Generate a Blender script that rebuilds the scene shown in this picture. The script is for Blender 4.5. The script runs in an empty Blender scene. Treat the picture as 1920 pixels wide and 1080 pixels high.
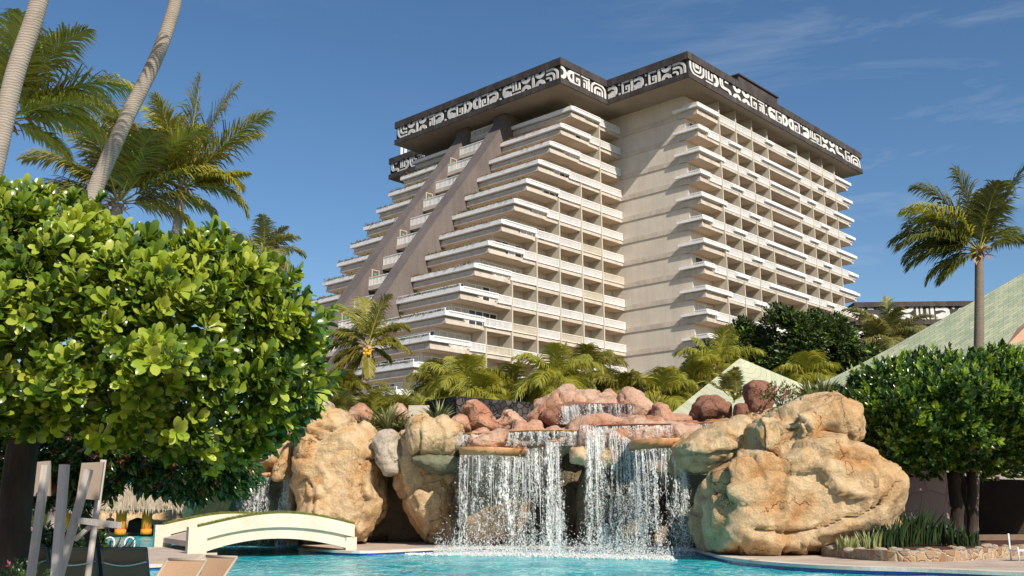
import bpy, math, random
import numpy as np
from mathutils import Vector, Matrix, Quaternion
R=math.radians
random.seed(7); RNG=np.random.default_rng(11)
scene=bpy.context.scene; COL=scene.collection
# ------------------------------------------------------------------ camera
FPX=1883.3; PITCH=.2194; ROLL=.0048; TH=.8259; EYE=1.5
cp,sp=math.cos(PITCH),math.sin(PITCH); cr,sr=math.cos(ROLL),math.sin(ROLL)
fw=Vector((0,cp,sp)); rt=Vector((1,0,0)); up=Vector((0,-sp,cp))
rt2=cr*rt-sr*up; up2=sr*rt+cr*up
cam_d=bpy.data.cameras.new('camera'); cam=bpy.data.objects.new('camera',cam_d); COL.objects.link(cam)
cam.matrix_world=Matrix(((rt2.x,up2.x,-fw.x,0),(rt2.y,up2.y,-fw.y,0),(rt2.z,up2.z,-fw.z,EYE),(0,0,0,1)))
cam_d.sensor_width=36; cam_d.lens=FPX/1920*36; cam_d.clip_end=6000; cam_d.clip_start=.1
scene.camera=cam
# ------------------------------------------------------------------ sky + sun
SUN=Vector((1.637,-2.871,2.6)).normalized()          # towards the sun
sun_el=math.asin(SUN.z)
w=bpy.data.worlds.new('World'); scene.world=w; w.use_nodes=True
nt=w.node_tree; N=nt.nodes; L=nt.links
bg=N['Background']; sky=N.new('ShaderNodeTexSky'); sky.sky_type='NISHITA'; sky.sun_disc=False
sky.sun_elevation=sun_el; sky.sun_rotation=math.atan2(SUN.x,SUN.y)
sky.altitude=0; sky.air_density=1.0; sky.dust_density=.35; sky.ozone_density=2.2
tc=N.new('ShaderNodeTexCoord'); mp=N.new('ShaderNodeMapping'); mp.inputs['Scale'].default_value=(1.3,2.2,9.0)
mp.inputs['Rotation'].default_value=(0,.25,0)
nz=N.new('ShaderNodeTexNoise'); nz.inputs['Scale'].default_value=2.4; nz.inputs['Detail'].default_value=9; nz.inputs['Roughness'].default_value=.62; nz.inputs['Distortion'].default_value=.5
ramp=N.new('ShaderNodeValToRGB'); ramp.color_ramp.elements[0].position=.54; ramp.color_ramp.elements[1].position=.80
ramp.color_ramp.elements[0].color=(0,0,0,1); ramp.color_ramp.elements[1].color=(.36,.36,.36,1)
mix=N.new('ShaderNodeMixRGB'); mix.inputs['Color2'].default_value=(5.6,6.2,7.0,1)
hsv=N.new('ShaderNodeHueSaturation'); hsv.inputs['Saturation'].default_value=1.18; hsv.inputs['Value'].default_value=1.0
L.new(tc.outputs['Generated'],mp.inputs['Vector']); L.new(mp.outputs['Vector'],nz.inputs['Vector']); L.new(nz.outputs['Fac'],ramp.inputs['Fac'])
L.new(sky.outputs['Color'],hsv.inputs['Color']); L.new(hsv.outputs['Color'],mix.inputs['Color1']); 
sx=N.new('ShaderNodeSeparateXYZ'); L.new(tc.outputs['Generated'],sx.inputs[0])
mk=N.new('ShaderNodeMapRange'); mk.interpolation_type='SMOOTHSTEP'; mk.inputs['From Min'].default_value=-.05; mk.inputs['From Max'].default_value=.42; mk.inputs['To Min'].default_value=.10; mk.inputs['To Max'].default_value=1
L.new(sx.outputs['X'],mk.inputs['Value']); mm_=N.new('ShaderNodeMath'); mm_.operation='MULTIPLY'; L.new(mk.outputs['Result'],mm_.inputs[0]); L.new(ramp.outputs['Color'],mm_.inputs[1]); L.new(mm_.outputs[0],mix.inputs['Fac']); L.new(mix.outputs['Color'],bg.inputs['Color'])
bg.inputs['Strength'].default_value=.090
sd=bpy.data.lights.new('sun','SUN'); sd.energy=4.8; sd.angle=R(.5); sd.color=(1,.90,.755)
so=bpy.data.objects.new('sun',sd); COL.objects.link(so); so.rotation_euler=SUN.to_track_quat('Z','Y').to_euler()
scene.view_settings.view_transform='Standard'; scene.view_settings.look='None'; scene.view_settings.gamma=1; scene.view_settings.exposure=0.36
scene.cycles.max_bounces=6; scene.cycles.transparent_max_bounces=10; scene.cycles.diffuse_bounces=3
# ------------------------------------------------------------------ helpers
def P(px,py,Y):
    X=(px-960)/FPX; Z=(540-py)/FPX
    d=fw+rt2*X+up2*Z
    return Vector((d.x*Y/d.y, Y, EYE+d.z*Y/d.y))
def PZ(px,py,z):
    X=(px-960)/FPX; Z=(540-py)/FPX
    d=fw+rt2*X+up2*Z; t=(z-EYE)/d.z
    return Vector((d.x*t,d.y*t,z))
def tag(o,label=None,cat=None,group=None,kind=None):
    if label: o['label']=label
    if cat: o['category']=cat
    if group: o['group']=group
    if kind: o['kind']=kind
    return o
def mesh_obj(name,verts,faces,mats,parent=None,midx=None,smooth=False,loc=None):
    me=bpy.data.meshes.new(name); me.from_pydata([tuple(v) for v in verts],[],faces); 
    if not isinstance(mats,(list,tuple)): mats=[mats]
    for m in mats: me.materials.append(m)
    if midx is not None: me.polygons.foreach_set('material_index',midx)
    if smooth: me.polygons.foreach_set('use_smooth',[True]*len(me.polygons))
    me.update(); o=bpy.data.objects.new(name,me); COL.objects.link(o)
    if parent: o.parent=parent
    if loc is not None: o.location=loc
    return o
def empty(name,loc,rz=0,label=None,cat=None,group=None,kind=None):
    o=bpy.data.objects.new(name,None); COL.objects.link(o); o.location=loc; o.rotation_euler=(0,0,rz); o.empty_display_size=.3
    return tag(o,label,cat,group,kind)
class MB:
    def __init__(s): s.v=[]; s.f=[]; s.m=[]; s.off=Vector((0,0,0))
    def add(s,vs,fs,m=0):
        b=len(s.v); s.v+= [Vector(v)-s.off for v in vs]; s.f+= [tuple(i+b for i in f) for f in fs]; s.m+=[m]*len(fs)
    def box(s,x0,x1,y0,y1,z0,z1,m=0):
        s.add([(x0,y0,z0),(x1,y0,z0),(x1,y1,z0),(x0,y1,z0),(x0,y0,z1),(x1,y0,z1),(x1,y1,z1),(x0,y1,z1)],
              [(0,3,2,1),(4,5,6,7),(0,1,5,4),(1,2,6,5),(2,3,7,6),(3,0,4,7)],m)
    def prism(s,poly,z0,z1,m=0,mt=None):
        n=len(poly); vs=[(p[0],p[1],z0) for p in poly]+[(p[0],p[1],z1) for p in poly]
        a=sum(poly[i][0]*poly[(i+1)%n][1]-poly[(i+1)%n][0]*poly[i][1] for i in range(n))
        fs=[tuple(range(n,2*n)),tuple(range(n-1,-1,-1))]+[(i,(i+1)%n,n+(i+1)%n,n+i) for i in range(n)]
        if a<0: fs=[f[::-1] for f in fs]
        s.add(vs,fs[:1],m if mt is None else mt); b=len(s.v)-2*n
        s.f+=[tuple(i+b for i in f) for f in fs[1:]]; s.m+=[m]*(len(fs)-1)
    def hexa(s,a,b,m=0):   # two quads (4 points each)
        s.add(list(a)+list(b),[(0,3,2,1),(4,5,6,7),(0,1,5,4),(1,2,6,5),(2,3,7,6),(3,0,4,7)],m)
    def bar(s,a,b,w,h=None,m=0,upv=Vector((0,0,1))):
        a=Vector(a);b=Vector(b);h=h or w; d=(b-a).normalized(); x=d.cross(upv)
        if x.length<1e-4: x=Vector((1,0,0))
        x.normalize(); y=x.cross(d); x*=w/2;y*=h/2
        s.hexa([a-x-y,a+x-y,a+x+y,a-x+y],[b-x-y,b+x-y,b+x+y,b-x+y],m)
    def tube(s,pts,rad,n=8,m=0,cap=True):
        pts=[Vector(p) for p in pts]; k=len(pts); rad=rad if isinstance(rad,(list,tuple)) else [rad]*k
        ref=Vector((0,0,1)); vs=[]
        for i,p in enumerate(pts):
            d=(pts[min(i+1,k-1)]-pts[max(i-1,0)]).normalized()
            if i==0:
                x=d.cross(ref)
                if x.length<.15: x=d.cross(Vector((0,1,0)))
            else: x=px_-d*px_.dot(d)
            x.normalize(); px_=x.copy(); y=x.cross(d)
            for j in range(n):
                a=2*math.pi*j/n; vs.append(p+x*math.cos(a)*rad[i]+y*math.sin(a)*rad[i])
        fs=[(i*n+j,i*n+(j+1)%n,(i+1)*n+(j+1)%n,(i+1)*n+j) for i in range(k-1) for j in range(n)]
        if cap: fs+=[tuple(range(n-1,-1,-1)),tuple((k-1)*n+j for j in range(n))]
        s.add(vs,fs,m)
    def build(s,name,mats,parent=None,smooth=False):
        return mesh_obj(name,s.v,s.f,mats,parent,s.m,smooth)
# numpy value noise
def _h(i,j,k,s):
    n=(i*374761393+j*668265263+k*2147483647%4294967291+s*974634777)&0xffffffff
    n=((n^(n>>13))*1274126177)&0xffffffff
    return ((n^(n>>16))&0xffffff)/16777215.0
def vnoise(Pt,seed=0):
    Pt=np.asarray(Pt,float); f=np.floor(Pt).astype(np.int64); t=Pt-f; t=t*t*(3-2*t); r=0
    for a in (0,1):
        for b in (0,1):
            for c in (0,1):
                wgt=(t[:,0] if a else 1-t[:,0])*(t[:,1] if b else 1-t[:,1])*(t[:,2] if c else 1-t[:,2])
                r=r+wgt*_h(f[:,0]+a+5000,f[:,1]+b+5000,f[:,2]+c+5000,seed)
    return r*2-1
def fbm(Pt,oct=4,seed=0,rough=.5):
    r=0;a=1
    for o in range(oct): r=r+a*vnoise(Pt*2**o,seed+o*17); a*=rough
    return r
# ------------------------------------------------------------------ materials
def mat(name,base,rough=.8,var=None,scale=3,bump=0,bscale=20,spec=.3,detail=6,stretch=(1,1,1),obj=True,bdist=.02,metal=0,fine=None):
    m=bpy.data.materials.new(name); m.use_nodes=True; n=m.node_tree.nodes; l=m.node_tree.links; b=n['Principled BSDF']
    b.inputs['Roughness'].default_value=rough; b.inputs['Specular IOR Level'].default_value=spec; b.inputs['Metallic'].default_value=metal
    b.inputs['Base Color'].default_value=(*base,1)
    t=n.new('ShaderNodeTexCoord'); mp=n.new('ShaderNodeMapping'); mp.inputs['Scale'].default_value=stretch
    l.new(t.outputs['Object'],mp.inputs['Vector'])
    if var:
        nz=n.new('ShaderNodeTexNoise'); nz.inputs['Scale'].default_value=scale; nz.inputs['Detail'].default_value=detail; nz.inputs['Roughness'].default_value=.6
        l.new(mp.outputs['Vector'],nz.inputs['Vector'])
        rp=n.new('ShaderNodeValToRGB'); els=rp.color_ramp.elements
        cols=[base]+list(var); k=len(cols)
        els[0].position=.32; els[0].color=(*cols[0],1); els[1].position=.68; els[1].color=(*cols[-1],1)
        for i in range(1,k-1):
            e=els.new(.32+.36*i/(k-1)); e.color=(*cols[i],1)
        l.new(nz.outputs['Fac'],rp.inputs['Fac']); out=rp.outputs['Color']
        if fine:
            n2=n.new('ShaderNodeTexNoise'); n2.inputs['Scale'].default_value=fine[0]; n2.inputs['Detail'].default_value=5
            l.new(mp.outputs['Vector'],n2.inputs['Vector'])
            mr=n.new('ShaderNodeMapRange'); mr.inputs['From Min'].default_value=.3; mr.inputs['From Max'].default_value=.7; mr.inputs['To Min'].default_value=1-fine[1]; mr.inputs['To Max'].default_value=1+fine[1]
            l.new(n2.outputs['Fac'],mr.inputs['Value'])
            mm=n.new('ShaderNodeVectorMath'); mm.operation='SCALE'; l.new(out,mm.inputs[0]); l.new(mr.outputs['Result'],mm.inputs['Scale']); out=mm.outputs['Vector']
        l.new(out,b.inputs['Base Color'])
    if bump:
        nb=n.new('ShaderNodeTexNoise'); nb.inputs['Scale'].default_value=bscale; nb.inputs['Detail'].default_value=5; l.new(mp.outputs['Vector'],nb.inputs['Vector'])
        bp=n.new('ShaderNodeBump'); bp.inputs['Strength'].default_value=bump; bp.inputs['Distance'].default_value=bdist; l.new(nb.outputs['Fac'],bp.inputs['Height']); l.new(bp.outputs['Normal'],b.inputs['Normal'])
    return m
def leaf_mat(name,cols,rough=.35,trans=.3,spec=.5):
    m=bpy.data.materials.new(name); m.use_nodes=True; n=m.node_tree.nodes; l=m.node_tree.links; b=n['Principled BSDF']; out=n['Material Output']
    g=n.new('ShaderNodeNewGeometry'); rp=n.new('ShaderNodeValToRGB'); els=rp.color_ramp.elements
    k=len(cols); els[0].position=0; els[0].color=(*cols[0],1); els[1].position=1; els[1].color=(*cols[-1],1)
    for i in range(1,k-1): e=els.new(i/(k-1)); e.color=(*cols[i],1)
    l.new(g.outputs['Random Per Island'],rp.inputs['Fac']); l.new(rp.outputs['Color'],b.inputs['Base Color'])
    b.inputs['Roughness'].default_value=rough; b.inputs['Specular IOR Level'].default_value=spec
    tr=n.new('ShaderNodeBsdfTranslucent'); hs=n.new('ShaderNodeHueSaturation'); hs.inputs['Hue'].default_value=.485; hs.inputs['Value'].default_value=1.7; hs.inputs['Saturation'].default_value=1.1
    l.new(rp.outputs['Color'],hs.inputs['Color']); l.new(hs.outputs['Color'],tr.inputs['Color'])
    mx=n.new('ShaderNodeMixShader'); mx.inputs['Fac'].default_value=trans; l.new(b.outputs[0],mx.inputs[1]); l.new(tr.outputs[0],mx.inputs[2]); l.new(mx.outputs[0],out.inputs['Surface'])
    return m
M={}
M['wall']=mat('wall_concrete',(.56,.495,.42),.85,[(.60,.535,.455),(.63,.565,.485)],.35,.25,6,fine=(9,.05),bdist=.03)
M['beam']=mat('beam_concrete',(.46,.395,.335),.85,[(.54,.475,.405),(.58,.515,.44)],.8,.3,6,fine=(12,.07))
M['column']=mat('divider_concrete',(.46,.41,.33),.85,[(.52,.465,.375)],.5,.2,6,fine=(9,.05))
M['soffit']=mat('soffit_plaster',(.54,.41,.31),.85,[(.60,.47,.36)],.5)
M['white']=mat('white_paint',(.80,.79,.775),.5,[(.87,.86,.85)],1.2,fine=(14,.04),spec=.4)
M['cream']=mat('cream_paint',(.68,.61,.50),.5,[(.76,.69,.58)],1.2,spec=.4)
M['fin']=mat('dark_fin_render',(.125,.104,.098),.8,[(.145,.121,.114),(.168,.141,.133)],.25,.5,3,fine=(6,.10),bdist=.05,stretch=(1,1,.5))
M['fascia']=mat('dark_fascia',(.040,.033,.033),.8,[(.062,.052,.05),(.09,.075,.07)],.6,.4,4,fine=(5,.25),stretch=(1,1,.5))
M['frieze_w']=mat('frieze_white',(.55,.54,.52),.7,[(.68,.67,.65),(.74,.73,.71)],.8,fine=(7,.08))
M['frieze_d']=mat('frieze_dark',(.028,.024,.024),.8,[(.045,.038,.038)],1)
M['glass']=mat('window_glass',(.03,.035,.04),.08,spec=.8)
M['curtain']=mat('curtain',(.42,.40,.36),.9,[(.60,.58,.53)],1.5,stretch=(6,6,.3))
M['door']=mat('stair_door',(.13,.10,.075),.6)
M['signgreen']=mat('green_sign',(.02,.45,.30),.5)
M['metal']=mat('white_metal',(.7,.7,.7),.35,spec=.6)
M['steel']=mat('steel',(.62,.62,.62),.25,metal=.9)
def streaks(m,amt=.22,sc=(1.2,1.2,.09),joint=None):
    n=m.node_tree.nodes; l=m.node_tree.links; b=n['Principled BSDF']; src=b.inputs['Base Color'].links[0].from_socket
    t=n.new('ShaderNodeTexCoord'); mp=n.new('ShaderNodeMapping'); mp.inputs['Scale'].default_value=sc; q=n.new('ShaderNodeTexNoise'); q.inputs['Scale'].default_value=1.5; q.inputs['Detail'].default_value=7; q.inputs['Roughness'].default_value=.65
    l.new(t.outputs['Object'],mp.inputs['Vector']); l.new(mp.outputs['Vector'],q.inputs['Vector']); r=n.new('ShaderNodeMapRange'); r.inputs['From Min'].default_value=.42; r.inputs['From Max'].default_value=.72; r.inputs['To Min'].default_value=1.04; r.inputs['To Max'].default_value=1-amt; l.new(q.outputs['Fac'],r.inputs['Value']); f=r.outputs['Result']
    if joint:
        sx=n.new('ShaderNodeSeparateXYZ'); l.new(t.outputs['Object'],sx.inputs[0])
        for ax,per,wd in joint:
            d=n.new('ShaderNodeMath'); d.operation='DIVIDE'; d.inputs[1].default_value=per; l.new(sx.outputs[ax],d.inputs[0]); fr=n.new('ShaderNodeMath'); fr.operation='FRACT'; l.new(d.outputs[0],fr.inputs[0]); gt=n.new('ShaderNodeMath'); gt.operation='GREATER_THAN'; gt.inputs[1].default_value=wd/per; l.new(fr.outputs[0],gt.inputs[0])
            ma=n.new('ShaderNodeMapRange'); ma.inputs['To Min'].default_value=.80; l.new(gt.outputs[0],ma.inputs['Value']); mu=n.new('ShaderNodeMath'); mu.operation='MULTIPLY'; l.new(f,mu.inputs[0]); l.new(ma.outputs['Result'],mu.inputs[1]); f=mu.outputs[0]
    s_=n.new('ShaderNodeVectorMath'); s_.operation='SCALE'; l.new(src,s_.inputs[0]); l.new(f,s_.inputs['Scale']); l.new(s_.outputs['Vector'],b.inputs['Base Color'])
streaks(M['wall'],.06); streaks(M['beam'],.16,(1.5,1.5,.3)); streaks(M['white'],.07,(1.5,1.5,.5)); streaks(M['fin'],.22,(.8,.8,.1)); streaks(M['fascia'],.3,(2,2,.3)); streaks(M['frieze_w'],.25,(1.2,1.2,.3)); streaks(M['column'],.15)
# ------------------------------------------------------------------ leaves
def leaf_template(kind):
    if kind=='broad':   # obovate, folded, curved
        t=[0,.25,.5,.75,.93,1.0]; hw=[.04,.30,.72,1.0,.72,.12]; cv=[0,.02,.03,.01,-.04,-.07]
    elif kind=='oval':
        t=[0,.3,.65,1.0]; hw=[.05,.85,.9,.05]; cv=[0,.03,.02,-.05]
    elif kind=='quad':
        t=[0,.5,1.0]; hw=[.1,1,.1]; cv=[0,.03,-.04]
    vs=[]
    for a,b,c in zip(t,hw,cv):
        vs+= [(a,-b*.5,c+b*.055),(a,0,c),(a,b*.5,c+b*.055)]
    fs=[]
    for i in range(len(t)-1):
        o=i*3; fs+=[(o,o+1,o+4,o+3),(o+1,o+2,o+5,o+4)]
    return np.array(vs),np.array(fs)
def leaves_mesh(name,pos,dirs,nrm,length,width,mats,parent=None,kind='broad',midx=None,smooth=True):
    tv,tf=leaf_template(kind); n=len(pos); k=len(tv)
    d=dirs/np.linalg.norm(dirs,axis=1)[:,None]; s=np.cross(nrm,d); s/= (np.linalg.norm(s,axis=1)[:,None]+1e-9); u=np.cross(d,s)
    length=np.broadcast_to(length,(n,)); width=np.broadcast_to(width,(n,))
    V=(pos[:,None,:]+d[:,None,:]*(tv[None,:,0]*length[:,None])[:,:,None]+s[:,None,:]*(tv[None,:,1]*width[:,None])[:,:,None]+u[:,None,:]*(tv[None,:,2]*length[:,None])[:,:,None]).reshape(-1,3)
    F=(tf[None]+(np.arange(n)*k)[:,None,None]).reshape(-1,4)
    return np_mesh(name,V,F,mats,parent,smooth,None if midx is None else np.repeat(midx,len(tf)))
def np_mesh(name,V,F,mats,parent=None,smooth=False,midx=None):
    me=bpy.data.meshes.new(name); me.vertices.add(len(V)); me.vertices.foreach_set('co',np.ascontiguousarray(V,dtype=np.float32).ravel())
    k=F.shape[1]; me.loops.add(F.size); me.loops.foreach_set('vertex_index',np.ascontiguousarray(F,dtype=np.int32).ravel())
    me.polygons.add(len(F)); me.polygons.foreach_set('loop_start',np.arange(len(F),dtype=np.int32)*k)
    if not isinstance(mats,(list,tuple)): mats=[mats]
    for m in mats: me.materials.append(m)
    if midx is not None: me.polygons.foreach_set('material_index',np.asarray(midx,dtype=np.int32))
    if smooth: me.polygons.foreach_set('use_smooth',np.ones(len(F),dtype=bool))
    me.update(calc_edges=True); o=bpy.data.objects.new(name,me); COL.objects.link(o)
    if parent: o.parent=parent
    return o
def rosettes(name,C,axis,nleaf,length,width,mats,parent=None,kind='broad',open_=.8,rnd=.25,midx=None,seed=0,spread=.3):
    """leaf rosettes: C (n,3) centres, axis (n,3) shoot directions"""
    g=np.random.default_rng(seed); n=len(C); axis=axis/np.linalg.norm(axis,axis=1)[:,None]
    ref=np.tile([0.,0,1],(n,1)); a=np.cross(axis,ref); a/= (np.linalg.norm(a,axis=1)[:,None]+1e-6); b=np.cross(axis,a)
    pos=[];dr=[];nr=[];ln=[];ids=[]; rs_=g.uniform(.68,1.28,n); open_=open_*g.uniform(.65,1.25,n)
    for j in range(nleaf):
        ang=j*2.399+g.uniform(0,.5,n)+0; op=open_*(1.15-.75*j/nleaf)+g.normal(0,.12,n)
        rad=a*np.cos(ang)[:,None]+b*np.sin(ang)[:,None]
        d=axis*np.cos(op)[:,None]+rad*np.sin(op)[:,None]+g.normal(0,rnd*.4,(n,3))
        nn=axis*np.sin(op)[:,None]*1.0-rad*np.cos(op)[:,None]*1.0+axis*.4+g.normal(0,rnd*.5,(n,3))
        pos.append(C+axis*(spread*length*(j/nleaf-.6))); dr.append(d); nr.append(nn); ln.append(length*rs_*g.uniform(.65,1.15,n))
        ids.append(midx if midx is not None else np.zeros(n,int))
    pos=np.concatenate(pos);dr=np.concatenate(dr);nr=np.concatenate(nr);ln=np.concatenate(ln);ids=np.concatenate(ids)
    return leaves_mesh(name,pos,dr,nr,ln,ln*(width/length),mats,parent,kind,ids)
def in_poly(px,py,poly):
    poly=np.array(poly,float); x0,y0=poly[:,0],poly[:,1]; x1,y1=np.roll(x0,-1),np.roll(y0,-1); c=np.zeros(len(px),bool)
    for a,b,cx,d in zip(x0,y0,x1,y1):
        cond=((b>py)!=(d>py)); 
        with np.errstate(divide='ignore',invalid='ignore'): xi=(cx-a)*(py-b)/(d-b)+a
        c^= cond&(px<xi)
    return c
def poly_dist(px,py,poly):
    poly=np.array(poly,float); best=np.full(len(px),1e9)
    for (a,b),(c,d) in zip(poly,np.roll(poly,-1,axis=0)):
        ex,ey=c-a,d-b; L2=ex*ex+ey*ey+1e-12; t=np.clip(((px-a)*ex+(py-b)*ey)/L2,0,1)
        best=np.minimum(best,np.hypot(px-a-t*ex,py-b-t*ey))
    return best
MPL=[leaf_mat('planter_leaf',[(.05,.08,.02),(.12,.15,.04),(.20,.19,.07)],.6,.2,.2),leaf_mat('planter_bloom',[(.28,.13,.06),(.35,.12,.07),(.22,.14,.05)],.7,.2,.1)]
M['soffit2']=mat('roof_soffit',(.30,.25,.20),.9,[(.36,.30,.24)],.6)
M['redtrim']=mat('red_trim',(.06,.035,.03),.8)
# ================================================================== HOTEL (u,v = the two horizontal directions of its faces)
U0,V0,ZB=96.,76.,5.3
cth,sth=math.cos(TH),math.sin(TH)
hotel=empty('hotel_building',(U0*cth-V0*sth,U0*sth+V0*cth,ZB),TH,'huge stepped beige concrete hotel with white balconies and black and white carved frieze','hotel')
HOFF=Vector((U0,V0,ZB-1.5))
def HB():
    b=MB(); b.off=HOFF; return b
def T(n): return 49.4-2.9*n
def uc(n): return 91.09-2.12*n
NR=14
PARTC={}
def hpart(kind,mb,mats,parent=None,smooth=False,limit=98):
    """a part of the hotel; past 98 of a kind the rest go in one stuff mesh"""
    c=PARTC.setdefault(kind,[0,None,mats]); c[0]+=1
    if c[0]<=limit: return mb.build(kind,mats,parent or hotel,smooth)
    if c[1] is None: c[1]=HB()
    b=len(c[1].v); c[1].v+=mb.v; c[1].f+=[tuple(i+b for i in f) for f in mb.f]; c[1].m+=mb.m
    return None
def railing(mb,axis,a0,a1,c,z0,z1,m=0,sp=.19,w=.075,bot=True,rail=.09):
    """railing in plane u=c (axis 'v') or v=c (axis 'u') from a0 to a1"""
    def bx(s0,s1,d,za,zb):
        if axis=='u': mb.box(s0,s1,c-d,c+d,za,zb,m)
        else: mb.box(c-d,c+d,s0,s1,za,zb,m)
    bx(a0,a1,.07,z1-rail,z1)
    if bot: bx(a0,a1,.05,z0,z0+.10)
    n=max(1,int(round((a1-a0)/sp))); st=(a1-a0)/n
    for i in range(n+1):
        x=a0+i*st; 
        if i==0: bx(x,x+w,.04,z0,z1-rail)
        elif i==n: bx(x-w,x,.04,z0,z1-rail)
        else: bx(x-w/2,x+w/2,.035,z0+.05,z1-rail)
def win(mb,axis,a0,a1,c,z0,z1,sign=-1,panes=2):
    """glazed sliding door set; materials 0 frame,1 glass,2 curtain. sign: side it faces"""
    d=.04*sign
    def bx(s0,s1,e0,e1,za,zb,m):
        e0,e1=sorted((c+e0,c+e1))
        if axis=='u': mb.box(s0,s1,e0,e1,za,zb,m)
        else: mb.box(e0,e1,s0,s1,za,zb,m)
    bx(a0,a1,.0,.03*sign,z0,z1,1)
    k=(a1-a0)/panes
    for i in range(panes+1): bx(max(a0,a0+i*k-.04),min(a1,a0+i*k+.04),.03*sign,.09*sign,z0,z1,0)
    bx(a0+.04,a1-.04,.03*sign,.085*sign,z1-.08,z1,0); bx(a0+.04,a1-.04,.03*sign,.085*sign,z0,z0+.08,0)
    for i in range(panes):
        if random.random()<.55: bx(a0+i*k+.05,a0+(i+1)*k-.05,.031*sign,.045*sign,z0+.09,z1-.09,2)
WM=[M['white'],M['glass'],M['curtain']]
W_=101.5
# ---- core walls
b=HB(); b.box(W_,143.2,64.0,112.3,ZB-3,51.0); hpart('core_wall',b,M['wall'])
# band courses on the blank wall (front-left face of the right wing)
for n in range(-1,NR):
    b=HB(); z=T(n)-1.4
    if n>=0: b.box(W_-.10,W_-.002,64.0,75.9,z,z+.62); hpart('band_course',b,M['beam'])
# left wing core: stepped storeys
def storey(n,va,vb,name='storey_wall'):
    """storey standing on floor n (between floor n and the floor above)"""
    b=HB(); z0=T(n)-.95; z1=T(n-1)-1.4; uu=uc(n)+3.1
    b.box(uu,W_+1,va,vb,z0-.45,z1+.0,0); hpart(name,b,M['wall'])
    return uu,z0,z1
cols_all=[96.9,92.9,88.63,84.49,80.27,76.1,71.9,67.8]
def cols_below(n):
    lim=6.0 if n!=2 else 6.2
    return [c for c in cols_all if c-uc(n)>=lim-.001]
for n in range(0,NR):
    uu,z0,z1=storey(n,76.1,84.0-.02)
    # terrace slab wrapping the corner (right portion)
    u0=uc(n); t=T(n); pe=u0+5.9
    b=HB()
    b.box(u0+.55,uu+.1,74.35,83.98,t-.75,t-.50)      # neck
    b.box(u0+.35,uu+.1,74.15,83.98,t-1.4,t-.74)      # beam
    b.box(u0+.42,uu+.05,74.22,83.97,t-1.41,t-1.398,1) # soffit plaster
    b.box(u0+.28,pe-.25,74.08,74.16,t-1.36,t-1.2)
    b.box(u0+.28,u0+.36,74.08,83.9,t-1.36,t-1.2)
    # bays of the side face
    b.box(uu+.1,W_,74.15,76.1,t-1.4,t-.95)
    b.box(pe,uu+.1 if pe<uu else pe+.01,74.15,74.4,t-.95,t-.75)
    b.box(uu+.12,W_-.01,74.25,76.1,t-1.41,t-1.398,1)
    hpart('terrace_slab',b,[M['beam'],M['soffit']])
    b=HB()   # white planters
    b.box(u0,u0+.5,73.8,84.0-.01,t-.56,t-.10); b.box(u0+.5,pe,73.8,74.28,t-.56,t-.25)
    hpart('white_planter',b,M['white'])
    b=HB(); railing(b,'u',u0+.5,pe,73.86,t-.25,t,bot=False,sp=.24); b.box(u0+.02,u0+.5,73.8,83.9,t-.1,t-.07)
    if n>=9: railing(b,'v',73.9,83.9,u0+.1,t-.07,t+.22,bot=False,sp=.26)
    hpart('planter_railing',b,M['white'])
    # planting along the front
    g=np.random.default_rng(n+40); k=int(520)
    for (va,vb) in ((74.0,83.9),):
        vv=g.uniform(va,vb,k); dens=vnoise(np.stack([vv*.8,vv*0+n*7.3,vv*0],1),3)
        keep=g.uniform(-1,1,k)<dens+1.35; vv=vv[keep]; m=len(vv)
        hh=(vnoise(np.stack([vv*1.3,vv*0+n*3.1,vv*0],1),9)+1)*.5
        pos=np.stack([u0+g.uniform(.02,.45,m),vv,np.full(m,t-.1)+g.uniform(0,.34,m)*hh],1)-np.array(HOFF)
        dr=np.stack([g.normal(-.4,.5,m),g.normal(0,.6,m),g.uniform(-.3,1,m)],1)
        leaves_mesh('planter_plants',pos,dr,np.stack([-np.ones(m),g.normal(0,.5,m),np.ones(m)],1),g.uniform(.12,.28,m),.12,[MPL[0],MPL[1]],hotel,'quad',(g.uniform(0,1,m)<(.45 if n in(1,2,3,6,8) else .2)).astype(int))
    # windows on front and side
    b=HB(); win(b,'v',76.4,83.6,uu,z0+.0,z1-.35,-1,6); hpart('window',b,WM)
    # side bays between columns
    cb=[c for c in cols_below(n-1)] if n>0 else [96.9]
    edges=sorted(cb+[W_])
    b=HB(); 
    if min(edges)-uu>1.0: win(b,'u',uu+.3,min(edges)-.4,76.1,z0,z1-.35,-1,max(1,int((min(edges)-uu)/1.1))); hpart('window',b,WM)
    for a,c in zip(edges[:-1],edges[1:]):
        b=HB(); win(b,'u',a+.35,a+2.3,76.1,z0,z1-.35,-1,2); hpart('window',b,WM)
        if a>pe-.5:
            b=HB(); cream=(int(a*3)+n*5)%7 in (0,3) and n>=6
            railing(b,'u',a+.12,c-.12,74.08,t-.95,t-.02); hpart('balcony_railing',b,M['cream'] if cream else M['white'])
    lastp=[a for a in edges if a>pe]
    if lastp and lastp[0]-pe>.5:
        b=HB(); railing(b,'u',pe+.02,lastp[0]-.12,74.0,t-.93,t-.02); hpart('balcony_railing',b,M['white'])
# dividers between the side bays (each runs down from the floor it first carries)
for c in cols_all:
    nn=[n for n in range(NR) if c in cols_below(n)]
    if not nn: continue
    b=HB(); ztop=T(nn[0])-1.4 if c!=96.9 else T(0)-1.4
    b.box(c-.10,c+.10,73.95,76.08,ZB-3,ztop+.3); hpart('divider_wall',b,M['column'])
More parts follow.
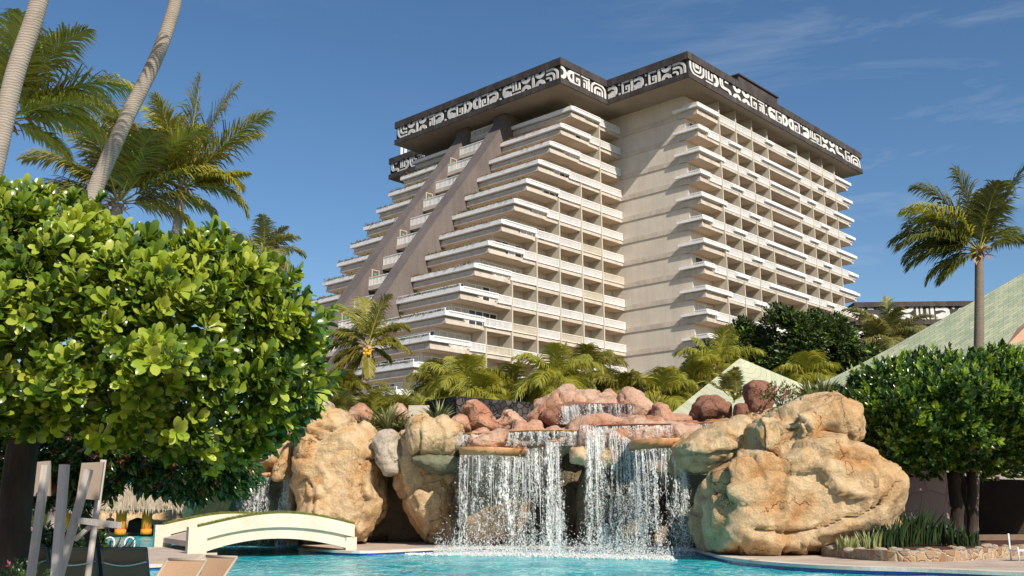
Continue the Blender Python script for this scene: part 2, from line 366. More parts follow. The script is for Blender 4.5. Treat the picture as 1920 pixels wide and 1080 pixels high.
# column top storey on the corner bay under the roof
b=HB(); b.box(W_+.002,W_+1,74.2,76.1,ZB-3,51); hpart('core_wall',b,M['column'])
b=HB(); b.box(uc(0)+5.7,W_+1,76.12,103,48.4,51); hpart('core_wall',b,M['wall'])
# left portion of the stepped front
for n in range(0,NR):
    u0=uc(n); t=T(n); z0=t-.95; z1=T(n-1)-1.4; uu=u0+3.1
    b=HB(); b.box(uu,W_+1,93.3,101.3,z0-.45,z1); hpart('storey_wall',b,M['wall'])
    b=HB(); b.box(u0+.55,uu+.1,93.3,102.95,t-.75,t-.50); b.box(u0+.35,uu+6,93.3,103.1,t-1.4,t-.74); b.box(u0+.42,uu+5.9,93.35,103.05,t-1.41,t-1.398,1)
    b.box(u0+.28,u0+.36,93.4,103.15,t-1.36,t-1.2); b.box(u0+.28,u0+5.9,103.08,103.17,t-1.36,t-1.2)
    hpart('terrace_slab',b,[M['beam'],M['soffit']])
    b=HB(); b.box(u0,u0+.5,93.3,103.5,t-.56,t-.10); b.box(u0+.5,u0+5.9,103.02,103.5,t-.56,t-.25); hpart('white_planter',b,M['white'])
    b=HB(); railing(b,'u',u0+.5,u0+5.9,103.44,t-.25,t,bot=False,sp=.24); hpart('planter_railing',b,M['white'])
    g=np.random.default_rng(n+140); k=460; vv=g.uniform(93.6,103.4,k); m=k
    hh=(vnoise(np.stack([vv*1.3,vv*0+n*3.1,vv*0],1),19)+1)*.5
    pos=np.stack([u0+g.uniform(.02,.45,m),vv,np.full(m,t-.1)+g.uniform(0,.45,m)*hh],1)-np.array(HOFF)
    dr=np.stack([g.normal(-.4,.5,m),g.normal(0,.6,m),g.uniform(-.3,1,m)],1)
    leaves_mesh('planter_plants',pos,dr,np.stack([-np.ones(m),g.normal(0,.5,m),np.ones(m)],1),g.uniform(.12,.3,m),.12,[MPL[0],MPL[1]],hotel,'quad',(g.uniform(0,1,m)<.25).astype(int))
    b=HB(); win(b,'v',93.6,101,uu,z0,z1-.35,-1,6); hpart('window',b,WM)
# ---- the two raking fins
finp=[(89.95,49.75),(86.75,45.2),(75.4,30.5),(66.0,17.6),(57.2,5.8),(54,1.8)]
def fin(va,vb):
    pr=[(102.4,51.0),(90.15,51.0)]+finp+[(102.4,1.8)]
    b=HB(); n=len(pr)
    vs=[(u,va,z) for u,z in pr]+[(u,vb,z) for u,z in pr]
    fs=[tuple(range(n)),tuple(range(2*n-1,n-1,-1))]+[((i+1)%n,i,n+i,n+(i+1)%n) for i in range(n)]
    b.add(vs,fs); return hpart('raking_fin_wall',b,M['fin'])
fin(84.0,86.2); fin1=fin(91.1,93.3)
b=HB(); b.box(W_-6,W_+1,86.2,91.1,ZB-3,51); hpart('core_wall',b,M['fin'])
for n in range(0,13):
    zf=T(n)-.02; ur=uc(n)-.45
    b=HB(); b.box(ur,W_-6,86.2+.002,91.1-.002,zf-.55,zf-.06); hpart('landing_slab',b,M['beam'])
    b=HB(); railing(b,'v',86.25,91.05,ur+.08,zf-.06,zf+.98,sp=.24,w=.09); hpart('landing_railing',b,M['white'])
    if n%2==0 or n==0:
        b=HB(); b.box(ur+.55,ur+1.5,91.02,91.098,zf-.06,zf+2.0,0); b.box(ur+.45,ur+.55,90.98,91.099,zf-.06,zf+2.1,2); b.box(ur+1.5,ur+1.6,90.98,91.099,zf-.06,zf+2.1,2); b.box(ur+.55,ur+1.5,90.98,91.099,zf+2.0,zf+2.1,2)
        b.box(ur+.85,ur+1.15,91.0,91.02,zf+1.45,zf+1.65,1); hpart('stair_door',b,[M['door'],M['signgreen'],M['column']])
b=HB(); win(b,'v',86.3,91,W_-6.001,49.0,50.6,-1,3); hpart('window',b,WM)
# ---- right wing
bays=[100.9,106.14,110.25,114.36,118.5,126.96,130.93,134.9,138.94]
for u in bays[1:]:
    b=HB(); b.box(u-.10,u+.10,61.88,63.99,ZB-3,51.0); hpart('divider_wall',b,M['column'])
for n in range(0,NR):
    t=T(n); z0=t-.95; z1=T(n-1)-1.4
    b=HB()
    b.box(101.25,W_-.003,62.1,65.0,t-1.4,t-.74); b.box(W_-.002,142.9,62.1,63.98,t-1.4,t-.95)
    b.box(W_-.002,106.1,62.35,63.98,t-.96,t-.5); b.box(101.4,W_-.003,62.35,65.2,t-.745,t-.5)
    b.box(101.35,142.8,62.2,63.97,t-1.412,t-1.398,1); b.box(142.9,143.7,62.1,68,t-1.4,t-.74)
    b.box(106.1,142.95,62.0,62.12,t-1.32,t-.93)
    hpart('balcony_slab',b,[M['beam'],M['soffit']])
    if n==0: pe,ex=105.95,[(117.8,119.9),(124,126.5),(138.95,144.05)]
    elif n%2==0: pe,ex=106.9,[(112.5,115.15),(118.7,126.8),(129.3,131.8),(137.6,144.05)]
    else: pe,ex=103.3,[(108.2,111.15),(116.6,127.6),(133,135.5),(141.2,144.05)]
    b=HB(); b.box(100.9,W_-.102,61.74,65.5,t-.56,t-.26); b.box(W_-.1,pe,61.74,62.2,t-.56,t-.26); hpart('white_planter',b,M['white'])
    for a,c in ex:
        b=HB(); b.box(a,c,61.62,61.93,t-.62,t-.24)
        if c>144: b.box(c-.3,c,61.93,66,t-.62,t-.24)
        hpart('white_planter',b,M['white'])
    b=HB(); railing(b,'v',61.9,64.0,101.02,t-.26,t,bot=False,sp=.24); railing(b,'u',101.0,pe-.02,61.86,t-.26,t,bot=False,sp=.24)
    hpart('planter_railing',b,M['white'])
    b=HB(); 
    eds=bays+[143.6]
    for i,(a,c) in enumerate(zip(eds[:-1],eds[1:])):
        a2=a+.12 if i else pe; c2=c-.12 if i<len(eds)-2 else c
        if c2-a2<.6: continue
        b=HB(); railing(b,'u',a2,c2,61.99,t-.95,t-.02,sp=.2); hpart('balcony_railing',b,M['white'])
        b=HB(); win(b,'u',(a if i else 101.9)+.4,c-.4 if i else 105.6,64.0,z0,z1-.3,-1,2 if c-a<6 else 4); hpart('window',b,WM)
# end slabs on the far corner side
# ---- roof
RP=[(87.9,72.8),(97.2,72.8),(97.2,60.5),(146.2,60.5),(146.2,115.9),(97.2,115.9),(97.2,103.7),(87.9,103.7)]
def inset(poly,d):
    n=len(poly);out=[]
    for i in range(n):
        p0,p1,p2=poly[i-1],poly[i],poly[(i+1)%n]
        def nrm(a,b):
            x,y=b[0]-a[0],b[1]-a[1];l=math.hypot(x,y);return (-y/l,x/l)
        n1,n2=nrm(p0,p1),nrm(p1,p2); out.append((p1[0]+d*(n1[0]+n2[0]),p1[1]+d*(n1[1]+n2[1])))
    return out
RPi=inset(RP,.22)
ZS,ZT=51.0,54.4; f0,f1=51.72,53.45
b=HB(); b.prism(RP,ZS+.01,f0,0,0); hpart('roof_fascia',b,M['fascia'])
b=HB(); b.prism(inset(RP,.12),ZS-.02,ZS+.009); hpart('soffit',b,M['soffit2'])
b=HB(); b.prism(RPi,f0,f1); hpart('roof_core',b,M['frieze_d'])
b=HB(); b.prism(RP,f1,ZT); hpart('roof_fascia',b,M['fascia'])
b=HB(); b.box(115.5,126.3,64,70,ZT,58.4); b.box(115.3,126.5,63.8,70.2,58.4,58.6,1); hpart('roof_plant_room',b,[M['fascia'],M['redtrim']])
# ---- carved glyphs of the frieze, drawn in unit cells
def ring(cx,cy,r0,r1,a0,a1,sx=1,k=14):
    o=[(cx+sx*r1*math.cos(R(a0+(a1-a0)*i/k)),cy+r1*math.sin(R(a0+(a1-a0)*i/k))) for i in range(k+1)]
    n=[(cx+sx*r0*math.cos(R(a0+(a1-a0)*i/k)),cy+r0*math.sin(R(a0+(a1-a0)*i/k))) for i in range(k,-1,-1)]
    return o+n
def rect(x0,x1,y0,y1): return [(x0,y0),(x1,y0),(x1,y1),(x0,y1)]
def flipx(ps,w): return [[(w-x,y) for x,y in p][::-1] for p in ps]
def flipy(ps): return [[(x,1-y) for x,y in p][::-1] for p in ps]
def path(pts,wd):   # thick polyline
    L_=[];R_=[]
    for i,(x,y) in enumerate(pts):
        a=pts[max(i-1,0)];c=pts[min(i+1,len(pts)-1)]; dx,dy=c[0]-a[0],c[1]-a[1];l=math.hypot(dx,dy)
        L_.append((x-dy/l*wd/2,y+dx/l*wd/2)); R_.append((x+dy/l*wd/2,y-dx/l*wd/2))
    return R_+L_[::-1]
def arcp(cx,cy,r,a0,a1,k=8): return [(cx+r*math.cos(R(a0+(a1-a0)*i/k)),cy+r*math.sin(R(a0+(a1-a0)*i/k))) for i in range(k+1)]
def gl(c):
    if c=='G': return .72,[rect(0,.14,0,1),rect(.14,.70,.87,1),rect(.14,.70,0,.13),rect(.56,.70,.13,.62),rect(.34,.56,.5,.62),rect(.34,.44,.28,.5)]
    if c=='g': w,p=gl('G'); return w,flipx(p,w)
    if c=='I': return .2,[rect(0,.2,0,1)]
    if c=='O': return .9,[ring(.45,1.0,.17,.45,180,360),ring(.45,0,.17,.45,0,180)]
    if c=='D': return .5,[ring(0,.5,.22,.5,-90,90)]
    if c=='d': return .5,[ring(.5,.5,.22,.5,90,270)]
    if c=='X': return .84,[ring(-.1,.5,.24,.5,-90,90),ring(.94,.5,.24,.5,90,270)]
    if c=='N': # nested arch
        return 1.5,[path([(.09,0),(.09,.42)]+arcp(.6,.42,.51,180,90)+[(.9,.93)]+arcp(.9,.42,.51,90,0)+[(1.41,0)],.16),
                    path([(.40,0),(.40,.36)]+arcp(.66,.36,.26,180,90)+[(.84,.62)]+arcp(.84,.36,.26,90,0)+[(1.10,0)],.15),rect(.58,.72,0,.34),rect(.78,.92,0,.34)]
    if c=='U': w,p=gl('N'); return w,flipy(p)
    if c=='Q': # quarter arch
        return 1.1,[path([(0,.92),(.5,.92)]+arcp(.5,.42,.50,90,0)+[(1.0,0)],.17),path([(0,.62),(.42,.62)]+arcp(.42,.34,.28,90,0)+[(.70,0)],.16),path([(0,.33),(.22,.33)]+arcp(.22,.16,.17,90,0)+[(.39,0)],.14)]
    if c=='q': w,p=gl('Q'); return w,flipy(flipx(p,w))
    if c=='S': # nested S pipes
        out=[]
        for k,o in enumerate((0,.26,.5)):
            out.append(path([(.09+o*.8,1)]+[(.09+o*.8,.62+o*.3)]+arcp(.35+o*.8,.55+o*.35,.26,180,270)+[(.8+o*.3,.29+o*.35)]+arcp(.85+o*.35,.05+o*.35,.24,90,0,6)+[(1.09+o*.35,0)],.13))
        return 1.35,out[:2]+[rect(.60,.95,.82,.98)]
    if c=='Z': # snake blob
        return .85,[[(0,.0),(.30,.06),(.62,.04),(.80,.22),(.84,.45),(.82,.72),(.70,.90),(.50,1.0),(.30,.90),(.0,.95),(.0,.66),(.18,.70),(.40,.72),(.58,.62),(.62,.54),(.56,.52),(.38,.56),(.2,.44),(.0,.40)]]
    if c=='z': w,p=gl('Z'); return w,flipx(p,w)
    if c==':': return .24,[arcp(.12,.88,.09,0,330,8),arcp(.12,.12,.09,0,330,8)]
    if c=='T': return .8,[rect(0,.8,.86,1),rect(.64,.8,0,.80),rect(.2,.56,.62,.74),rect(.44,.56,.1,.62),rect(.2,.32,.1,.5)]
    if c=='E': return .75,[rect(0,.14,.3,1),rect(.26,.4,.3,1),rect(.4,.74,.3,.43),rect(.6,.74,.43,.9),rect(0,.74,0,.15)]
    return .3,[]
def frieze(seq,p0,p1,outward):
    """glyphs laid from p0 to p1 along a roof side; outward = (du,dv)"""
    items=[gl(c) for c in seq]; gap=.10; h=f1-f0-.02
    Lr=math.hypot(p1[0]-p0[0],p1[1]-p0[1])-.5; tot=sum(wd for wd,_ in items)+gap*(len(items)-1); s=Lr/tot
    dx,dy=(p1[0]-p0[0])/(Lr+.5),(p1[1]-p0[1])/(Lr+.5)
    b=HB(); x=.25
    for wd,ps in items:
        for poly in ps:
            q=[(x+px*s,f0+.01+py*h) for px,py in poly]; n=len(q)
            a=sum(q[i][0]*q[(i+1)%n][1]-q[(i+1)%n][0]*q[i][1] for i in range(n))
            if a<0: q=q[::-1]
            def W(pt,d): return (p0[0]+dx*pt[0]+outward[0]*d,p0[1]+dy*pt[0]+outward[1]*d,pt[1])
            front=[W(p,.10) for p in q]; back=[W(p,.002) for p in q]
            flip=(dx*outward[1]-dy*outward[0])>0
            fs=[tuple(range(n))]+[((i+1)%n,i,n+i,n+(i+1)%n) for i in range(n)]
            if flip: fs=[f[::-1] for f in fs]
            b.add(front+back,fs)
        x+=(wd+gap)*s
    # triangulate concave ngons safely
    return hpart('frieze_carving',b,M['frieze_w'])
i_=RPi
frieze('qOIOTZ:zGIDdIgZ:zEOIOQ',i_[7],i_[0],(-1,0))
frieze('XGTN',i_[0],i_[1],(0,-1))
frieze('Z:GIZ:GIOQ',i_[2-1],i_[2],(-1,0))
frieze('UEDSOOGT:zGIXIg:ZEgOOSGN',i_[2],i_[3],(0,-1))
frieze('SEDqTzGIX',i_[5],i_[6],(-1,0))
for k,(nm,c) in enumerate(PARTC.items()):
    if c[1] is not None:
        o=c[1].build('distant_'+nm if False else nm,c[2],hotel); o['kind']='stuff'
# railings all along, windows of top storey
# ---- second hotel tower far away at right: only its top shows
def up_(px,py,Y): return P(px,py,Y)
p0=P(1606,600,230); 
h2=empty('hotel_tower',(p0.x,p0.y,5.3),R(-2),'distant second hotel block with dark frieze roof beyond the green roof','hotel')
zt2=P(1720,575,230).z; sc2=230/FPX
b=MB(); zl=lambda py: P(1700,py,230).z-5.3
b.box(0,60,0,40,-6,zl(650)); b.build('tower_wall',M['wall'],h2)
b=MB(); b.box(-1.2,62,-3,42,zl(613),zl(604)); b.box(-1.2,62,-3,42,zl(580),zl(571)); b.box(-.6,61.4,-2.4,41.4,zl(604),zl(580)); b.build('roof_fascia',M['fascia'],h2)
OLDH=HOFF; HOFF=Vector((0,0,0)); HS=(f0,f1); f0,f1=zl(604),zl(580)
o=frieze('SOOEIZ:zEDgGIDdTNXq',( -.6,-2.4),(61.4,-2.4),(0,-1)); o.parent=h2
f0,f1=HS; HOFF=OLDH
for k in range(3):
    z=zl(640+k*16); b=MB(); b.box(-1,60,-1.6,0-.01,z-1.2,z-.6); b.build('balcony_slab',M['beam'],h2)
    b=MB(); railing(b,'u',-1,60,-1.5,z-.6,z+.5,sp=.5,w=.2); b.build('balcony_railing',M['white'],h2)
an=empty('telecom_antenna',(0,0,0),0,'white telecom antenna panels standing on the lower back roof','antenna')
q=P(746,296,0.1); 
def HW(u,v,z): return Vector((u*cth-v*sth,u*sth+v*cth,z+1.5))
an.location=HW(98.6,114.6,54.4)
b=MB()
for dx in (0,.9,1.9): b.bar((dx,0,0),(dx,0,3.2 if dx!=.9 else 4.6),.08)
b.bar((0,0,.4),(1.9,0,.4),.08); b.build('mast',M['steel'],an)
for dx in (-.05,.55): 
    b=MB(); b.box(dx,dx+.35,-.35,-.05,.6,2.6); b.build('antenna_panel',M['metal'],an)
# ================================================================== GROUND, WATER, DECKS
M['earth']=mat('earth',(.045,.032,.022),.95,[(.07,.05,.035),(.05,.06,.025)],.5,.5,5,fine=(8,.3))
M['grass']=mat('garden_soil',(.03,.045,.015),.95,[(.05,.06,.02),(.06,.05,.03)],.4,.5,3,fine=(5,.3))
M['deck']=mat('deck_stone',(.36,.28,.22),.8,[(.46,.37,.30),(.54,.44,.35)],.9,.3,14,fine=(16,.12))
M['coping']=mat('coping_stone',(.50,.42,.35),.7,[(.60,.52,.44),(.66,.58,.49)],1.2,.25,18,fine=(20,.1))
def tile_mat():
    m=bpy.data.materials.new('blue_tile'); m.use_nodes=True; n=m.node_tree.nodes; l=m.node_tree.links; b=n['Principled BSDF']
    t=n.new('ShaderNodeTexCoord'); v=n.new('ShaderNodeTexVoronoi'); v.distance='CHEBYCHEV'; v.inputs['Scale'].default_value=9; v.inputs['Randomness'].default_value=0
    r=n.new('ShaderNodeValToRGB'); r.color_ramp.elements[0].color=(.015,.045,.22,1); r.color_ramp.elements[1].color=(.05,.10,.34,1)
    l.new(t.outputs['Object'],v.inputs['Vector']); l.new(v.outputs['Color'],r.inputs['Fac']); l.new(r.outputs['Color'],b.inputs['Base Color']); b.inputs['Roughness'].default_value=.15
    return m
M['tile']=tile_mat()
# garden ground reaches the horizon; the pool is a basin cut by geometry: the ground sheet lies under the water sheet
o=mesh_obj('ground',[(-3000,-60,-.9),(3000,-60,-.9),(3000,5000,-.9),(-3000,5000,-.9)],[(0,1,2,3)],M['earth']); tag(o,kind='structure')
def water_mat():
    m=bpy.data.materials.new('pool_water'); m.use_nodes=True; n=m.node_tree.nodes; l=m.node_tree.links; out=n['Material Output']
    n.remove(n['Principled BSDF'])
    t=n.new('ShaderNodeTexCoord'); mp=n.new('ShaderNodeMapping'); mp.inputs['Scale'].default_value=(1.0,.55,1)
    l.new(t.outputs['Object'],mp.inputs['Vector'])
    n1=n.new('ShaderNodeTexNoise'); n1.inputs['Scale'].default_value=1.7; n1.inputs['Detail'].default_value=4; n1.inputs['Distortion'].default_value=1.2
    n2=n.new('ShaderNodeTexNoise'); n2.inputs['Scale'].default_value=7; n2.inputs['Detail'].default_value=3; n2.inputs['Distortion'].default_value=1.0
    for q in (n1,n2): l.new(mp.outputs['Vector'],q.inputs['Vector'])
    ad=n.new('ShaderNodeMath'); ad.operation='MULTIPLY_ADD'; ad.inputs[1].default_value=.28; l.new(n2.outputs['Fac'],ad.inputs[0]); l.new(n1.outputs['Fac'],ad.inputs[2])
    bp=n.new('ShaderNodeBump'); bp.inputs['Strength'].default_value=.9; bp.inputs['Distance'].default_value=.10; l.new(ad.outputs[0],bp.inputs['Height'])
    # body of the water: light scattered back from the lit pool, with sun ripples painted in as paler tones
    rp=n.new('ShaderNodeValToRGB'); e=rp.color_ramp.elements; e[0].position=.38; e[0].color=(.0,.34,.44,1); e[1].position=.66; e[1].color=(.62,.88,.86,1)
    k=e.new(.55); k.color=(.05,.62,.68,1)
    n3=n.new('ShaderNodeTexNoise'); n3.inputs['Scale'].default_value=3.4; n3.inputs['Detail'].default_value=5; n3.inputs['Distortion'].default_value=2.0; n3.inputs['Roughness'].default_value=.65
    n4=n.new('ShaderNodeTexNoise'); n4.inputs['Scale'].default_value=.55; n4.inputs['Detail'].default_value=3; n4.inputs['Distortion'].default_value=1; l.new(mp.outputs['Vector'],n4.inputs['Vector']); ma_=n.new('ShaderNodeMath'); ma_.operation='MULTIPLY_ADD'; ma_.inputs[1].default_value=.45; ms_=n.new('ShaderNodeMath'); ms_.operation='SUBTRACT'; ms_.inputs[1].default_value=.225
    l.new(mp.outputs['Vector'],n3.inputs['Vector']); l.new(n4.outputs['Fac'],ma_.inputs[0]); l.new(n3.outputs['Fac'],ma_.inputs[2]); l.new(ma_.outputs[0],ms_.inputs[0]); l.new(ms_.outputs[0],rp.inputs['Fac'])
    d=n.new('ShaderNodeBsdfDiffuse'); l.new(rp.outputs['Color'],d.inputs['Color'])
    g=n.new('ShaderNodeBsdfGlossy'); g.inputs['Roughness'].default_value=.06; l.new(bp.outputs['Normal'],g.inputs['Normal'])
    f=n.new('ShaderNodeFresnel'); f.inputs['IOR'].default_value=1.13; l.new(bp.outputs['Normal'],f.inputs['Normal'])
    mx=n.new('ShaderNodeMixShader'); l.new(f.outputs[0],mx.inputs['Fac']); l.new(d.outputs[0],mx.inputs[1]); l.new(g.outputs[0],mx.inputs[2]); l.new(mx.outputs[0],out.inputs['Surface'])
    return m
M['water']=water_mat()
# water sheet with real low waves
nx,ny=150,230; xs=np.linspace(-32,22,nx); ys=12+74*np.linspace(0,1,ny)**1.35
X_,Y_=np.meshgrid(xs,ys); Pw=np.stack([X_.ravel()*1.1,Y_.ravel()*.8,0*X_.ravel()],1)
Z_=.022*fbm(Pw,3,5); V=np.stack([X_.ravel(),Y_.ravel(),Z_],1)
idx=np.arange(nx*ny).reshape(ny,nx); F=np.stack([idx[:-1,:-1],idx[:-1,1:],idx[1:,1:],idx[1:,:-1]],-1).reshape(-1,4)
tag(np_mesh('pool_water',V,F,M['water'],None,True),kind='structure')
def slab(name,poly,z0,z1,mt,label=None,tile=False,lip=.0,smooth=False):
    b=MB(); b.prism(poly,z0,z1,1 if tile else 0,0)
    o=b.build(name,[mt,M['tile']]); return o
# raised rim: paved decks with a projecting coping edge and blue tiles under it
def deck(name,edge,back,z=.17):
    """edge: waterside points left to right; back: points closing the deck behind"""
    poly=[(p[0],p[1]) for p in edge]+[(p[0],p[1]) for p in back]
    b=MB(); b.prism(poly,z-.55,z-.09,1,0); b2=MB(); 
    o=b.build(name,[M['deck'],M['tile']]); tag(o,kind='structure')
    # coping: strip along the edge, 4cm proud
    e=[Vector((p[0],p[1],0)) for p in edge]; c=MB(); n=len(e); inn=[];outr=[]
    for i,p in enumerate(e):
        d=(e[min(i+1,n-1)]-e[max(i-1,0)]).normalized(); nn=Vector((d.y,-d.x,0))   # towards the water
        outr.append(p+nn*.05); inn.append(p-nn*.45)
    for i in range(n-1):
        a,b_,c_,d_=outr[i],outr[i+1],inn[i+1],inn[i]
        lo=[Vector((q.x,q.y,z-.085)) for q in (a,b_,c_,d_)]; hi=[Vector((q.x,q.y,z)) for q in (a,b_,c_,d_)]
        c.hexa(lo,hi,0)
    o2=c.build('pool_coping',M['coping']); tag(o2,kind='structure')
    b=MB(); b.prism(poly,z-.086,z-.006,0,0); o3=b.build('pavement',M['deck']); tag(o3,kind='structure')
    return o
def ez(pts,z=.17): return [PZ(x,y,z) for x,y in pts]
def smoothline(pts,k=4):
    out=[]; n=len(pts)
    for i in range(n-1):
        p0,p1,p2,p3=pts[max(i-1,0)],pts[i],pts[i+1],pts[min(i+2,n-1)]
        for j in range(k):
            t=j/k; out.append(.5*((2*p1)+(p2-p0)*t+(2*p0-5*p1+4*p2-p3)*t*t+(3*p1-p0-3*p2+p3)*t**3))
    out.append(pts[-1]); return out
eR=smoothline(ez([(1318,1033),(1336,1037),(1353,1042),(1400,1049),(1480,1056),(1600,1062),(1740,1066),(1920,1073),(2200,1083)]))
deck('deck',eR,[(40,20),(40,60),(5,60),(6.6,41)])
eB=smoothline(ez([(560,1027),(604,1030),(640,1032),(690,1033),(760,1030),(830,1027),(900,1025),(1000,1025),(1100,1026),(1200,1027),(1330,1029)]))
deck('deck',eB,[(9.5,41),(9.5,62),(-12,62),(-10,50)])
eL=smoothline([PZ(170,1062,.17),PZ(230,1060,.17),PZ(290,1058,.17),PZ(350,1054,.17),PZ(392,1048,.17),PZ(404,1040,.17),PZ(400,1034,.17),PZ(372,1029,.17),PZ(330,1022,.17),PZ(290,1026,.17),PZ(200,1030,.17),PZ(120,1032,.17)])
deck('deck',eL,[(-30,40),(-30,22),(-11,22)])
# near deck under the loungers (left foreground)
eN=[Vector((-60,19,0)),Vector((-12,17.5,0)),Vector((-7,14,0)),Vector((-4.0,10.5,0)),Vector((0,7.8,0)),Vector((20,7.2,0))]
b=MB(); b.prism([(p.x,p.y) for p in reversed(eN)]+[(-60,-30),(20,-30)],-.6,.16); tag(b.build('near_deck',M['deck']),kind='structure')
# far swim-up bar rim
b=MB(); b.prism([PZ(70,1003,.1)[:2],PZ(240,1003,.1)[:2],PZ(300,999,.1)[:2],PZ(345,992,.1)[:2],(-22,105),(-48,105),(-46,64)],-.5,.25); tag(b.build('pavement',mat('pink_rim',(.42,.27,.22),.8,[(.5,.33,.27)],1)),kind='structure')
# raised garden behind the rockwork
b=MB(); b.prism([(-16.5,53),(-12,49.2),(14,49.2),(20,47),(60,47),(120,200),(120,420),(-160,420),(-80,120),(-34,110),(-20,70)],-.8,5.3); tag(b.build('garden_terrace',M['grass']),kind='structure')
# ================================================================== ROCKWORK
def rock_mat(name,cols,dark,stain,scale=.45,joint=None):
    m=bpy.data.materials.new(name); m.use_nodes=True; n=m.node_tree.nodes; l=m.node_tree.links; b=n['Principled BSDF']; b.inputs['Roughness'].default_value=.85; b.inputs['Specular IOR Level'].default_value=.2
    t=n.new('ShaderNodeTexCoord')
    def noise(s,det,rough=.6,dist=0,vec=None,st=None):
        q=n.new('ShaderNodeTexNoise'); q.inputs['Scale'].default_value=s; q.inputs['Detail'].default_value=det; q.inputs['Roughness'].default_value=rough; q.inputs['Distortion'].default_value=dist
        if st:
            mp=n.new('ShaderNodeMapping'); mp.inputs['Scale'].default_value=st; l.new(t.outputs['Object'],mp.inputs['Vector']); l.new(mp.outputs['Vector'],q.inputs['Vector'])
        else: l.new(t.outputs['Object'],q.inputs['Vector'])
        return q
    q=noise(scale,7,.6,.6); r=n.new('ShaderNodeValToRGB'); e=r.color_ramp.elements; k=len(cols)
    e[0].position=.30; e[0].color=(*cols[0],1); e[1].position=.70; e[1].color=(*cols[-1],1)
    for i in range(1,k-1): z=e.new(.30+.40*i/(k-1)); z.color=(*cols[i],1)
    l.new(q.outputs['Fac'],r.inputs['Fac']); out=r.outputs['Color']
    # vertical stains
    q2=noise(1.0,5,.6,.3,None,(1.6,1.6,.35)); mr=n.new('ShaderNodeMapRange'); mr.inputs['From Min'].default_value=.52; mr.inputs['From Max'].default_value=.72; mr.inputs['To Max'].default_value=.75
    l.new(q2.outputs['Fac'],mr.inputs['Value']); mx=n.new('ShaderNodeMixRGB'); mx.inputs['Color2'].default_value=(*stain,1); l.new(mr.outputs['Result'],mx.inputs['Fac']); l.new(out,mx.inputs['Color1']); out=mx.outputs['Color']
    # pitted fine grain
    q3=noise(14,6,.7); m3=n.new('ShaderNodeMapRange'); m3.inputs['From Min'].default_value=.3; m3.inputs['From Max'].default_value=.7; m3.inputs['To Min'].default_value=.80; m3.inputs['To Max'].default_value=1.16
    l.new(q3.outputs['Fac'],m3.inputs['Value']); sc=n.new('ShaderNodeVectorMath'); sc.operation='SCALE'; l.new(out,sc.inputs[0]); l.new(m3.outputs['Result'],sc.inputs['Scale']); out=sc.outputs['Vector']
    # cracks
    vo=n.new('ShaderNodeTexVoronoi'); vo.feature='DISTANCE_TO_EDGE'; vo.inputs['Scale'].default_value=.55
    qd=noise(1.3,4,.6); va=n.new('ShaderNodeVectorMath'); va.operation='MULTIPLY_ADD'; va.inputs[1].default_value=(1.1,1.1,1.1); l.new(qd.outputs['Color'],va.inputs[0]); l.new(t.outputs['Object'],va.inputs[2]); l.new(va.outputs['Vector'],vo.inputs['Vector'])
    mc=n.new('ShaderNodeMapRange'); mc.inputs['From Min'].default_value=0; mc.inputs['From Max'].default_value=.010; l.new(vo.outputs['Distance'],mc.inputs['Value'])
    mk=n.new('ShaderNodeMapRange'); mk.inputs['From Min'].default_value=.40; mk.inputs['From Max'].default_value=.47; l.new(q.outputs['Fac'],mk.inputs['Value'])
    ml=n.new('ShaderNodeMath'); ml.operation='MAXIMUM'; l.new(mc.outputs['Result'],ml.inputs[0]); l.new(mk.outputs['Result'],ml.inputs[1])
    cx=n.new('ShaderNodeMixRGB'); cx.blend_type='MIX'; cx.inputs['Color1'].default_value=(*dark,1); l.new(ml.outputs[0],cx.inputs['Fac']); l.new(out,cx.inputs['Color2']); l.new(cx.outputs['Color'],b.inputs['Base Color'])
    # bump
    h1=noise(2.6,10,.72,.4); h2=n.new('ShaderNodeMath'); h2.operation='MULTIPLY_ADD'; h2.inputs[1].default_value=.35; l.new(ml.outputs[0],h2.inputs[0]); l.new(h1.outputs['Fac'],h2.inputs[2])
    bp=n.new('ShaderNodeBump'); bp.inputs['Strength'].default_value=.95; bp.inputs['Distance'].default_value=.25; l.new(h2.outputs[0],bp.inputs['Height']); l.new(bp.outputs['Normal'],b.inputs['Normal'])
    return m
TANC=[(.44,.19,.06),(.54,.31,.14),(.61,.42,.23),(.66,.50,.31),(.57,.37,.18),(.48,.22,.07)]
M['tan']=rock_mat('tan_rock',TANC,(.10,.06,.035),(.32,.22,.13))
M['grey']=rock_mat('pale_rock',[(.42,.34,.27),(.52,.44,.35),(.58,.50,.42)],(.16,.12,.09),(.36,.30,.25))
M['pink']=rock_mat('pink_rock',[(.40,.17,.10),(.50,.25,.15),(.60,.38,.27),(.58,.42,.32),(.46,.22,.13)],(.16,.07,.05),(.36,.18,.12))
M['red']=rock_mat('red_rock',[(.24,.11,.075),(.34,.17,.115),(.44,.25,.18)],(.10,.05,.035),(.24,.13,.09))
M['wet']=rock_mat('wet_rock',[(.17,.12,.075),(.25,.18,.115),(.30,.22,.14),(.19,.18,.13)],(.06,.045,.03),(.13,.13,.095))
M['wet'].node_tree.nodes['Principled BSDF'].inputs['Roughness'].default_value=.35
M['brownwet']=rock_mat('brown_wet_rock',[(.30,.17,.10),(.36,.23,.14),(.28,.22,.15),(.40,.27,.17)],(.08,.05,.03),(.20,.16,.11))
M['algae']=rock_mat('green_tan_rock',[(.24,.19,.12),(.20,.21,.14),(.34,.29,.20)],(.08,.07,.05),(.14,.18,.12))
